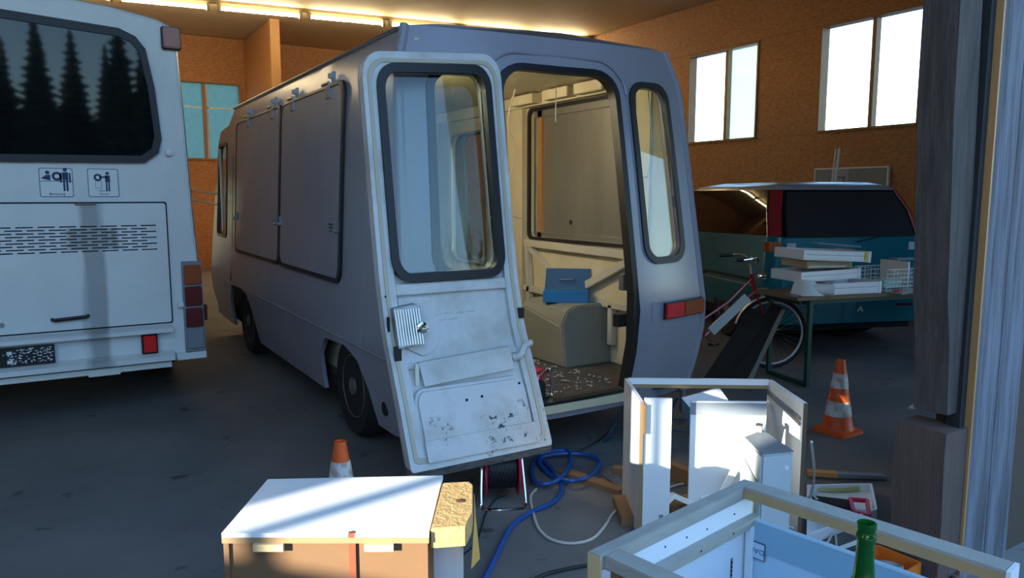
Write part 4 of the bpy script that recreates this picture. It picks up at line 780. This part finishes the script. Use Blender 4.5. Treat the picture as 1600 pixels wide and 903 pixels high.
tag(obj('blue_cloth', MB().obox(T(1.28, .10, TOP+.022), (.14, .05, .03), rz=.3), blue_box, bevel=.01), 'small blue packet beside the wire basket', 'packet'); tag(obj('red_packet', MB().obox(T(.99, .0, TOP+.012), (.10, .05, .02), rz=.1), redpl, bevel=.006), 'small red packet at the table front edge', 'packet')

# ================================================================ TRAFFIC CONES
def cone(loc, lab, Hc=.5):
    t = thing('traffic_cone', lab, 'cone', loc, 'traffic cones'); x, y, z = loc; M = Matrix.Translation(loc)
    r = lambda h: lerp(.102, .026, h/Hc)
    obj('base', MB(M).loft([[(dx*s, dy*s, h) for dx, dy in rrect(-.125, .125, -.125, .125, .035, 3)] for s, h in ((1, 0), (1, .018), (.85, .03))]), orange_p, t, smooth=40)
    obj('cone_body', MB(M).lathe([(r(0)+.008, .028), (r(.03), .05), (r(Hc), Hc), (r(Hc)-.008, Hc), (r(Hc)-.008, Hc-.02)], (0, 0, 0), n=28), orange_p, t)
    for a, b in ((.12, .22), (.31, .41)): obj('reflective_band', MB(M).lathe([(r(a)+.0005, a), (r(a)+.003, a), (r(b)+.003, b), (r(b)+.0005, b)], (0, 0, 0), n=28), conewhite, t, label='dirty white band')
    return t
cone((4.47, 3.09, 0), 'orange and white traffic cone on the open floor at right, by the table'); cone((1.03, 3.20, 0), 'orange and white traffic cone beside the grey van rear wheel, half hidden')

# ================================================================ JACK STANDS, REEL, HOSES
def jack(loc, lab):
    t = thing('jack_stand', lab, 'jack', loc, 'jack stands under the van'); M = Matrix.Translation(loc)
    for k in range(3): a = 2.1*k+.3; obj('leg', MB(M).loft([[(math.cos(a)*r-math.sin(a)*w_, math.sin(a)*r+math.cos(a)*w_, z) for w_ in (-wd, wd)]+[(math.cos(a)*(r-.02), math.sin(a)*(r-.02), z)] for r, z, wd in ((.17, 0, .025), (.04, .26, .02))]), jackblue, t)
    obj('ring', MB(M).tube([(math.cos(a)*.13, math.sin(a)*.13, .07) for a in [k*2*math.pi/12 for k in range(12)]], .006, 5, closed=True), jackblue, t)
    obj('post', MB(M).box(-.014, .014, -.014, .014, .16, .34), steel, t); obj('saddle', MB(M).prism([(-.06, -.02, .36), (-.03, -.02, .335), (.03, -.02, .335), (.06, -.02, .36), (.06, -.02, .345), (.03, -.02, .318), (-.03, -.02, .318), (-.06, -.02, .345)], (0, .04, 0)), steel, t)
jack((3.08, 3.62, 0), 'blue jack stand under the right rear corner of the grey van'); jack((3.50, 3.58, 0), 'second blue jack stand under the grey van, half behind the white panel')
rl = thing('cable_reel', 'pink-red cable reel with steel foot on the floor below the open van door', 'reel', (1.93, 3.27, 0)); rax = Vector((.9, -.42, 0)).normalized(); rc = Vector((1.93, 3.30, .17))
for s in (-.085, .085): obj('flange', MB().lathe([(.03, -.004), (.14, -.004), (.145, 0), (.14, .004), (.03, .004)], rc+rax*s, rax, 28), redpl, rl)
obj('wound_cable', MB().tube([rc+rax*(-.075+.15*k/160)+Vector((-rax.y*math.cos(k*.6), rax.x*math.cos(k*.6), math.sin(k*.6)))*.10 for k in range(161)], .009, 6), cable_k, rl); obj('hub', MB().lathe([(.05, -.08), (.05, .08)], rc, rax, 16), dark, rl)
pr = Vector((-rax.y, rax.x, 0)); obj('foot', MB().tube(smoothpath([rc+rax*-.10+Vector((0, 0, .05)), rc+rax*-.11-pr*.10+Vector((0, 0, -.158)), rc+rax*-.08-pr*.16+Vector((0, 0, -.162)), rc+rax*.10-pr*.16+Vector((0, 0, -.162)), rc+rax*.12-pr*.10+Vector((0, 0, -.158)), rc+rax*.11+Vector((0, 0, .05))]), .009, 8), chrome, rl)
def cableobj(name, pts, r, m, lab, cat, z=None): return tag(obj(name, MB().tube(smoothpath([at(*p[:2], p[2] if len(p) > 2 else r) for p in pts], 8), r, 8), m), lab, cat)
cableobj('blue_hose', [(745, 925), (762, 895), (785, 848), (800, 822), (830, 800), (862, 786), (878, 768), (874, 752), (855, 738), (843, 722, .03), (850, 708, .035), (885, 704, .035), (892, 720, .04), (878, 745, .04), (855, 756, .04), (836, 752, .03), (831, 735, .02), (838, 718, .02), (870, 709, .03), (915, 710, .03), (937, 722, .03), (925, 742, .03), (895, 751, .045), (872, 746, .03), (858, 728, .02), (845, 718, .02)], .013, blue_hose_m, 'blue hose looped on the floor and running to the foreground', 'hose')
cableobj('white_cable', [(838, 764), (829, 776), (833, 800), (842, 826), (862, 843), (893, 849), (925, 842), (945, 822), (960, 800), (985, 787), (1020, 772), (1050, 760), (1085, 752)], .007, cable_w, 'white cable curling over the floor towards the white frame', 'cable')
cableobj('black_cable', [(820, 915), (850, 898), (890, 888), (925, 882), (960, 878)], .008, cable_k, 'black cable on the floor in the foreground beside the timber frame', 'cable')
cableobj('thin_black_cable', [(722, 868), (742, 850), (752, 825), (760, 800), (775, 780), (790, 774)], .004, cable_k, 'thin black cable between the wood block and the cable reel', 'cable')
cableobj('dark_cable', [(985, 640, .01), (945, 680, .01), (915, 700, .01), (880, 712, .01)], .006, cable_k, 'dark cable running out from under the van past the hose loops', 'cable')
cableobj('grey_cable', [(1268, 690, .55), (1272, 740, .30), (1266, 775, .12), (1245, 800, .02), (1215, 826, .01), (1190, 845, .01)], .006, cable_w, 'pale cable hanging down the right side of the white frame', 'cable')
cableobj('pale_cable', [(1269, 772, .10), (1290, 795, .03), (1300, 820, .02), (1295, 845, .02), (1275, 858, .02)], .006, cable_w, 'pale cable looping on the floor right of the white frame', 'cable')
cableobj('long_pale_cable', [(1280, 800, .01), (1302, 825, .01), (1307, 850, .01), (1309, 870, .01)], .006, cable_w, 'pale cable lying straight beneath the top timber rail', 'cable')

# ================================================================ WHITE CARCASS STANDING ON THE FLOOR
cf = thing('cabinet_frame', 'tall white cabinet carcass standing open behind the timber frame', 'cabinet', (2.70, 2.58, 0))
A, Bq, Cq, Dq = Vector((2.50, 2.987, 0)), Vector((3.137, 2.568, 0)), Vector((2.906, 2.168, 0)), Vector((2.26, 2.585, 0)); Hh = .65; ah = (Bq-A).normalized(); bh = (Dq-A).normalized()
def vpan(p, q, z0, z1, n, th): return MB().prism([p+Vector((0, 0, z0)), q+Vector((0, 0, z0)), q+Vector((0, 0, z1)), p+Vector((0, 0, z1))], n*th)
obj('left_side', vpan(A, Dq, 0, Hh, ah, .018), melamine, cf); obj('right_side', vpan(Bq, Cq, 0, Hh, -ah, .018), melamine, cf)
obj('rear_rail', vpan(A, Bq, Hh-.03, Hh, bh, .018), melamine, cf); obj('rear_rail_underside', vpan(A+ah*.02, Bq-ah*.02, Hh-.048, Hh-.0305, bh, .02), chip, cf)
obj('chip_edge', vpan(Dq+bh*.0005, Dq+ah*.018+bh*.0005, 0, Hh, bh, .003), chip, cf); obj('chip_edge', vpan(Cq+bh*.0005, Cq-ah*.018+bh*.0005, 0, Hh, bh, .003), mat('dark_chip_edge', (.16, .09, .05), .8), cf)
obj('front_stile', vpan(Dq+ah*.024-bh*.01, Dq+ah*.15-bh*.01, 0, Hh+.015, bh, -.016), melamine, cf); obj('block', vpan(Dq+ah*.018, Dq+ah*.03, .50, .64, bh, .012), chip, cf)
for dz in (.03, .055): obj('slide_rail', MB().beam(Bq-ah*.022+bh*.02+Vector((0, 0, Hh-.05-dz*.3)), Cq-ah*.022-bh*.02+Vector((0, 0, Hh-.05-dz)), .008, .016), steel, cf)
obj('hinge', MB().obox(Dq+ah*.12-bh*.02+Vector((0, 0, .09)), (.04, .02, .02)), steel, cf)
for p in (Dq+ah*.009-bh*.06, Dq+ah*.009-bh*.2): obj('dowel', MB().lathe([(.004, 0), (.004, .002)], p+Vector((0, 0, .58))-ah*.009, -ah, 8), steel, cf)
wp = thing('upright_board', 'upright white panel with grey top strip inside the white carcass', 'panel', (2.7, 2.45, 0)); P0, P1 = Vector((2.56, 2.56, 0)), Vector((2.86, 2.36, 0)); hv = Vector((.55, .84, 0)).normalized()
obj('board', vpan(P0, P1, .02, .61, hv, .016), bluewhite, wp); obj('top_strip', vpan(P0-hv*.003, P1-hv*.003, .55, .61, hv, .003), grey_pl, wp); obj('edge', vpan(P0-hv*.001, P1-hv*.001, .61, .616, hv, .018), melamine, wp)
tag(obj('slanted_board', MB().prism([(2.86, 2.93, .50), (3.03, 2.82, .56), (3.10, 2.72, .40), (2.95, 2.79, .33)], (.01, .014, .0)), bluewhite), 'tilted white board behind the upright white panel', 'board')
obj_sl = tag(obj('leaning_strip', MB().beam(at(1128, 770, .2), at(1186, 665, .52), .03, .012, up=(-.5, -.8, .2)), melamine), 'narrow white strip leaning across the upright white panel', 'strip')
tag(obj('torn_board', MB().prism([at(1080, 735, .22), at(1136, 772, .16), at(1100, 790, .12), at(1086, 760, .15)], (.01, .02, .01)), melamine), 'torn pale board in front of the upright white panel', 'board')
bxp = thing('white_housing', 'white plastic appliance housing with a curved grey-glass front in the carcass', 'appliance', (2.65, 2.15, 0)); q4 = [at(1163, 684, .5), at(1192, 673, .5), at(1240, 706, .5), at(1190, 711, .5)]
bot = [at(1165, 830, .02), None, None, None]; dz_ = lambda p, z, k=0: Vector((p.x, p.y, z))
obj('shell', MB().loft([[dz_(p, z) for p in q4] for z in (.02, .48, .5)]), mat('housing_white', (.55, .57, .56), .35, var=(.48, .5, .5), scale=8), bxp, bevel=.01); 
nv = (q4[3]-q4[0]).cross(Vector((0, 0, 1))).normalized(); obj('side_glass', MB().prism([dz_(q4[0], .42)+nv*.006, dz_(q4[3], .36)+nv*.006, dz_(q4[3], .1)+nv*.006, dz_(q4[0], .1)+nv*.006], nv*.006), mat('greenish_glass', (.30, .38, .33), .12), bxp); obj('top_plate', MB().prism([dz_(p, .501) for p in q4], (0, 0, .004)), grey_pl, bxp)
obj('metal_bracket', MB().obox(at(1186, 668, .53), (.05, .03, .03), rz=.6), steel, bxp); obj('screw_boss', MB().lathe([(.012, 0), (.01, .004)], lerp(q4[2], q4[3], .2)-Vector((0, 0, .07)), (-.4, -.9, 0), 12), white_pl, bxp)
rk = thing('dish_rack', 'tangle of white wire rack on the floor below the timber rail', 'rack', at(1210, 820, 0))
for k in range(9): a = at(1178+k*6, 795+k*2.5, .16); b = at(1186+k*6.5, 840+k*1.5, .0); obj('wire', MB().tube([a, b+Vector((0, 0, .004))], .004, 5), white_pl, rk)
for zz in (.06, .13): obj('wire', MB().tube([at(1175, 800, zz), at(1240, 825, zz)], .004, 5), white_pl, rk)
# offcuts
def offcut(p, q, w_, h_, m, lab, name='wood_offcut', cat='wood', g='wood offcuts on the floor', z=None):
    a = at(*p, h_/2 if z is None else z); b = at(*q, h_/2 if z is None else z); return tag(obj(name, MB().beam(a, b, w_, h_), m, bevel=.002), lab, cat, g)
offcut((878, 736), (972, 768), .07, .03, scrap, 'long thin wood strip lying beside the blue hose loops'); offcut((958, 733), (990, 738), .05, .04, scrap, 'short wood stub just left of the white carcass, behind')
offcut((975, 780), (990, 815), .12, .05, scrap, 'wide orange-brown offcut at the foot of the white carcass, left side'); offcut((1030, 728), (1085, 748), .06, .09, scrap, 'thick brown timber piece seen through the white carcass'); offcut((1000, 750), (1032, 745), .04, .05, scrap, 'small offcut behind the white stile of the carcass'); offcut((1030, 780), (1060, 795), .09, .04, scrap, 'brown offcut under the small white frame'); offcut((1068, 778), (1095, 790), .05, .04, mat('orange_wood', (.5, .2, .04), .7), 'bright orange offcut beside the small white frame')
tag(obj('metal_piece', MB().beam(at(950, 742, .03), at(975, 760, .02), .08, .01, up=(.2, .3, 1)), steel), 'bent grey metal scrap on the thin wood strip', 'scrap')
sfm = thing('small_white_frame', 'small white angled frame lying before the white carcass', 'frame', at(1060, 790, .0)); obj('bar', MB().beam(at(1025, 800, .10), at(1052, 773, .16), .03, .02), melamine, sfm); obj('bar', MB().beam(at(1050, 773, .16), at(1100, 795, .08), .03, .02), melamine, sfm)
# floor clutter right of the carcass
tag(obj('grey_rail', MB().beam(at(1308, 741, .03), at(1382, 744, .02), .05, .02), grey_pl), 'grey board end lying on the floor right of the white carcass', 'board', 'boards right of the carcass'); tag(obj('orange_edged_board', MB().beam(at(1262, 738, .03), at(1308, 741, .03), .05, .025), mat('orange_edge', (.55, .25, .06), .6)), 'orange-edged white board on the floor touching the white carcass', 'board', 'boards right of the carcass')
tag(obj('yellow_tube', MB().tube(smoothpath([at(1262, 762, .03), at(1300, 766, .03), at(1342, 764, .03)]), .012, 8), mat('yellowish_tube', (.45, .42, .15), .4)), 'yellowish curved tube lying behind the flat white tray', 'tube')
ft = thing('white_tray', 'flat white tray holding black cloth and a red frame on the floor', 'tray', at(1310, 800, 0)); c4 = [at(1262, 770, .01), at(1360, 768, .01), at(1368, 808, .01), at(1262, 850, .01)]
obj('tray_floor', MB().prism(c4, (0, 0, .008)), melamine, ft)
for a, b in zip(c4, c4[1:]+c4[:1]): obj('tray_rim', MB().beam(a+Vector((0, 0, .02)), b+Vector((0, 0, .02)), .012, .05), melamine, ft)
tag(obj('black_cloth', MB().loft([[at(1268, 775, .03), at(1325, 780, .03), at(1330, 796, .03), at(1275, 792, .03)], [at(1272, 774, .07), at(1315, 779, .06), at(1322, 792, .07), at(1280, 788, .08)]]), dark, smooth=80), 'black cloth bundle lying in the white tray', 'cloth')
rfm = thing('red_bracket', 'red plastic frame lying in the white tray', 'frame', at(1345, 790, .03)); rr = [at(1328, 780, .05), at(1355, 782, .05), at(1358, 806, .05), at(1334, 800, .05)]
for a, b in zip(rr, rr[1:]+rr[:1]): obj('bar', MB().beam(a, b, .018, .02), redpl, rfm)
for i, (a, b) in enumerate((((1408, 822), (1457, 793)), ((1425, 828), (1441, 820)), ((1440, 832), (1466, 822)))): tag(obj('metal_rod', MB().beam(at(*a, .03), at(*b, .03), .03, .02), alu), ['long aluminium strip on the floor before the wooden stub post', 'short metal strip end between the longer ones, by the stub post', 'pale strip touching the wooden stub post'][i], 'strip', 'metal strips by the stub post')
tag(obj('steel_bar', MB().beam(at(1295, 866, .02), at(1345, 848, .02), .03, .02), alu), 'grey metal strip under the top timber rail left of the bottle', 'strip')
# orange toolbox with tools
ob = thing('orange_box', 'orange tool tray behind the green bottle', 'box', at(1390, 885, 0)); oc = [at(1330, 865, .1), at(1372, 853, .1), at(1438, 880, .1), at(1400, 905, .1)]
oz = lambda p, z: Vector((p.x, p.y, z))
obj('tray_floor', MB().prism([oz(p, .01) for p in oc], (0, 0, .01)), orange_b, ob)
for a, b in zip(oc, oc[1:]+oc[:1]): obj('wall', MB().beam(oz(a, .055), oz(b, .055), .008, .10), orange_b, ob)
tag(obj('tape_reel', MB().lathe([(.03, 0), (.045, 0), (.045, .02), (.03, .02), (.03, .001)], at(1392, 888, .1), (.2, .1, 1), 24), alu), 'round silvery coil lying in the orange tray', 'coil')
ss = thing('socket_set', 'black socket set tray with a row of chrome sockets on the floor', 'tools', at(1440, 870, 0)); s0, s1 = at(1375, 848, .03), at(1500, 893, .03); obj('tray', MB().beam(s0-Vector((0, 0, .012)), s1-Vector((0, 0, .012)), .16, .03), dark, ss)
for k in range(13): p = lerp(s0, s1, .15+k*.06); obj('socket', MB().lathe([(.007, 0), (.009, .02), (.008, .03)], p+Vector((.02, .02, .004)), n=10), chrome, ss)
for k in range(4): obj('wrench', MB().beam(lerp(s0, s1, .4)+Vector((-.02-.015*k, -.03-.012*k, .009)), lerp(s0, s1, .95)+Vector((-.02-.015*k, -.03-.012*k, .009)), .008, .006), chrome, ss)

# ================================================================ FOREGROUND LEFT: cabinet lying on its back
cb = thing('white_top_cabinet', 'low cabinet with white top and brown hardboard face, foreground left', 'cabinet', (.74, 2.3, 0)); K = [Vector((.361, 2.274, 0)), Vector((.892, 1.953, 0)), Vector((1.128, 2.353, 0)), Vector((.590, 2.636, 0))]; Z = lambda p, z: Vector((p.x, p.y, z))
e1 = (K[1]-K[0]).normalized(); e2 = Vector((-e1.y, e1.x, 0)); K = [K[0], K[1], K[1]+e2*.465, K[0]+e2*.43]
cut = [Z(K[0], .584), Z(lerp(K[0], K[1], .61), .584), Z(lerp(K[0], K[1], .625)+e2*.022, .584), Z(lerp(K[0], K[1], .65)+e2*.026, .584), Z(lerp(K[0], K[1], .64), .584), Z(K[1], .584), Z(K[2], .584), Z(K[3], .584)]
obj('top', MB().prism(cut, (0, 0, .014)), melamine, cb); obj('chip_edge', MB().prism([Z(K[0]-e2*.001, .566), Z(K[1]-e2*.001, .566), Z(K[1]+e2*.018, .566), Z(K[0]+e2*.018, .566)], (0, 0, .0175)), chip, cb)
obj('left_side', MB().prism([Z(K[0]+e1*.004, 0), Z(K[0]+e1*.02, 0), Z(K[3]+e1*.02, 0), Z(K[3]+e1*.004, 0)], (0, 0, .583)), brownhb, cb); obj('right_side', MB().prism([Z(K[1]-e1*.02, 0), Z(K[1]-e1*.004, 0), Z(K[2]-e1*.004, 0), Z(K[2]-e1*.02, 0)], (0, 0, .583)), brownhb, cb)
for a, b in ((.005, .61), (.655, .995)): obj('face_panel', MB().prism([Z(lerp(K[0], K[1], a)+e2*.008, 0), Z(lerp(K[0], K[1], b)+e2*.008, 0), Z(lerp(K[0], K[1], b)+e2*.014, 0), Z(lerp(K[0], K[1], a)+e2*.014, 0)], (0, 0, .566)), brownhb, cb)
obj('torn_strip', MB().prism([Z(lerp(K[0], K[1], .612)+e2*.0, .43), Z(lerp(K[0], K[1], .645)+e2*.0, .43), Z(lerp(K[0], K[1], .645)+e2*.012, .43), Z(lerp(K[0], K[1], .612)+e2*.012, .43)], (0, 0, .168)), redbrown, cb); obj('centre_post', MB().prism([Z(lerp(K[0], K[1], .605)+e2*.01, 0), Z(lerp(K[0], K[1], .655)+e2*.01, 0), Z(lerp(K[0], K[1], .655)+e2*.03, 0), Z(lerp(K[0], K[1], .605)+e2*.03, 0)], (0, 0, .566)), mat('dark_brown_wood', (.12, .07, .035), .7), cb)
for a, b in ((.155, .30), (.69, .83)): obj('batten', MB().prism([Z(lerp(K[0], K[1], a)-e2*.012, .545), Z(lerp(K[0], K[1], b)-e2*.012, .545), Z(lerp(K[0], K[1], b)+e2*.007, .545), Z(lerp(K[0], K[1], a)+e2*.007, .545)], (0, 0, .022)), palewood, cb)
obj('inner_floor', MB().prism([Z(K[0]+e2*.03+e1*.02, 0), Z(K[1]+e2*.03-e1*.02, 0), Z(K[2]-e1*.02, 0), Z(K[3]+e1*.02, 0)], (0, 0, .01)), brownhb, cb); obj('white_label', MB().prism([Z(lerp(K[0], K[1], .125)+e2*.006, .30), Z(lerp(K[0], K[1], .25)+e2*.006, .30), Z(lerp(K[0], K[1], .25)+e2*.008, .30), Z(lerp(K[0], K[1], .125)+e2*.008, .30)], (0, 0, .135)), white_pl, cb)
# post with the raw block
sp_ = thing('white_board_post', 'white upright board beside the brown cabinet carrying the wood block', 'post', (1.0, 2.0, 0)); w0, w1 = at(674, 828, .54)+e2*.012, at(720, 828, .54)+e2*.012
obj('board', MB().prism([Z(w0, 0), Z(w1, 0), Z(w1, 0)+e2*.10, Z(w0, 0)+e2*.10], (0, 0, .54)), bluewhite, sp_)
g4 = [at(673, 826, .606), at(728, 822, .606), at(739, 800, .606), at(739, 757, .606), at(733, 752, .606), at(692, 754, .606)]
bl = thing('wood_block', 'rough sunlit wood block lying on the white upright board', 'wood', Z(g4[0], .515)); obj('block', MB().loft([[Z(p, .542) for p in g4], [Z(p, .606) for p in g4]]), rawwood, bl, bevel=.003)
obj('knot', MB().lathe([(.018, 0), (.012, .0015)], at(720, 782, .606), n=9), mat('knot_brown', (.12, .05, .02), .8), bl)
lc_ = [at(738, 760, .57), at(741, 800, .57), at(738, 838, .48), at(724, 842, .46), at(728, 822, .50)]; obj('torn_veneer', MB().prism([Z(g4[2], .57)+Vector((.004, 0, 0)), Z(g4[3], .57)+Vector((.004, 0, 0)), Z(g4[3], .49)+Vector((.008, 0, 0)), Z(g4[2], .455)+Vector((.012, -.02, 0)), Z(g4[1], .47)+Vector((.012, -.01, 0))], (.003, .002, 0)), mat('torn_veneer_wood', (.62, .36, .08), .6), bl, label='torn yellow veneer flap'); obj('splinter', MB().tube([at(739, 838, .47), at(743, 850, .44), at(741, 860, .42)], .0025, 4), rawwood, bl)

# ================================================================ FOREGROUND RIGHT: timber frame cabinet
fm = thing('timber_frame_cabinet', 'white cabinet carcass edged with grey timber rails, foreground right', 'cabinet', (1.36, 1.0, 0)); Q0 = Vector((.988, 1.289, 0)); u1 = Vector((.983, .183, 0)); u1 = (Vector((1.615, 1.406, 0))-Q0).normalized(); u2 = Vector((u1.y, -u1.x, 0)); LU = .65; LV = .66
G = lambda a, b, z: Q0+u1*a+u2*b+Vector((0, 0, z))
def gb(a0, a1, b0, b1, z0, z1): return MB().hexa([G(a0, b1, z0), G(a1, b1, z0), G(a1, b0, z0), G(a0, b0, z0), G(a0, b1, z1), G(a1, b1, z1), G(a1, b0, z1), G(a0, b0, z1)])
obj('rail', gb(-.005, LU, -.002, .035, .765, .80), greywood, fm, bevel=.002, label='grey left rail'); obj('rail', gb(LU-.062, LU+.0, .0355, LV, .770, .803), greywood, fm, bevel=.002, label='long grey top rail running right'); obj('rail_side', gb(LU-.063, LU-.061, .036, LV, .771, .796), cutwood, fm)
obj('rail', gb(.008, .062, .0355, LV+.2, .768, .799), greywood, fm, bevel=.002, label='grey front rail')
obj('rail_end', gb(-.0055, .0, -.0025, .0352, .69, .798), palewood, fm); obj('corner_block', gb(.0, .03, .0, .035, .69, .764), palewood, fm)
obj('left_panel', gb(.06, LU-.01, .015, .031, .12, .765), bluewhite, fm); obj('batten', gb(.075, LU-.005, .032, .055, .685, .712), greywood, fm)
obj('front_panel', gb(.012, .018, .04, LV+.2, .1, .766), brownhb, fm, label='orange-brown hardboard front'); obj('post_edge', gb(.0, .0115, .036, .052, .1, .766), bluewhite, fm)
obj('right_panel', gb(LU-.030, LU-.014, .04, LV, .12, .705), blueplast, fm); obj('far_upper_strip', gb(LU-.034, LU-.0305, .04, LV, .62, .70), mat('mid_blue_strip', (.22, .40, .52), .35), fm)
obj('shelf', gb(.02, LU-.03, .04, LV, .44, .456), bluewhite, fm); obj('end_cap', gb(LU-.062, LU, LV+.0005, LV+.01, .70, .803), bluewhite, fm)
for a, z in ((.10, .735), (.16, .715), (.24, .742), (.33, .738), (.42, .732), (.55, .735), (.2, .70), (.36, .70), (.51, .70)): obj('screw_hole', MB().lathe([(.0028, 0), (.0025, .001)], G(a, .0315 if z > .71 else .0555, z), -u2*-1, 8), dark, fm)
rc_ = MB(); [rc_.tube([G(.545, .0325, .60-.012*k), G(.545, .0325, .594-.012*k)], .0025, 5) for k in range(14)]; obj('shelf_hole_strip', gb(.54, .55, .0312, .0322, .43, .61), steel, fm); obj('holes', rc_, dark, fm)
obj('corner_stay', gb(LU-.052, LU-.034, .04, .056, .44, .69), bluewhite, fm)
lb = obj('label_plate', gb(LU-.0368, LU-.0347, .040, .092, .597, .647), graphite, fm); obj('label_face', gb(LU-.0370, LU-.0369, .043, .089, .600, .644), blueplast, lb)
text('lettering', 'DAN', .022, G(LU-.0372, .066, .622), u2*-1, (0, 0, -1), graphite, lb, .0004)
# green bottle on the front rail
bo = Vector((1.079, .683, .80))
bo = Vector((1.06, .672, .80))
bt_ = thing('beer_bottle', 'open green glass bottle in the foreground right', 'bottle', bo)
obj('glass', MB().lathe([(.028, 0), (.0305, .004), (.0305, .135), (.0295, .15), (.024, .175), (.0165, .20), (.0142, .225), (.0132, .248), (.0128, .262), (.0152, .263), (.0152, .271), (.0138, .273), (.0138, .279), (.0148, .281), (.0148, .289), (.0115, .290), (.0105, .285), (.0105, .25), (.0135, .20), (.022, .172), (.0275, .148), (.0278, .008)], bo, n=32), green_gl, bt_, smooth=60)
obj('label_band', MB().lathe([(.0308, .04), (.0308, .12), (.0312, .12), (.0312, .04)], bo, n=32), mat('bottle_label', (.5, .5, .45), .5), bt_)
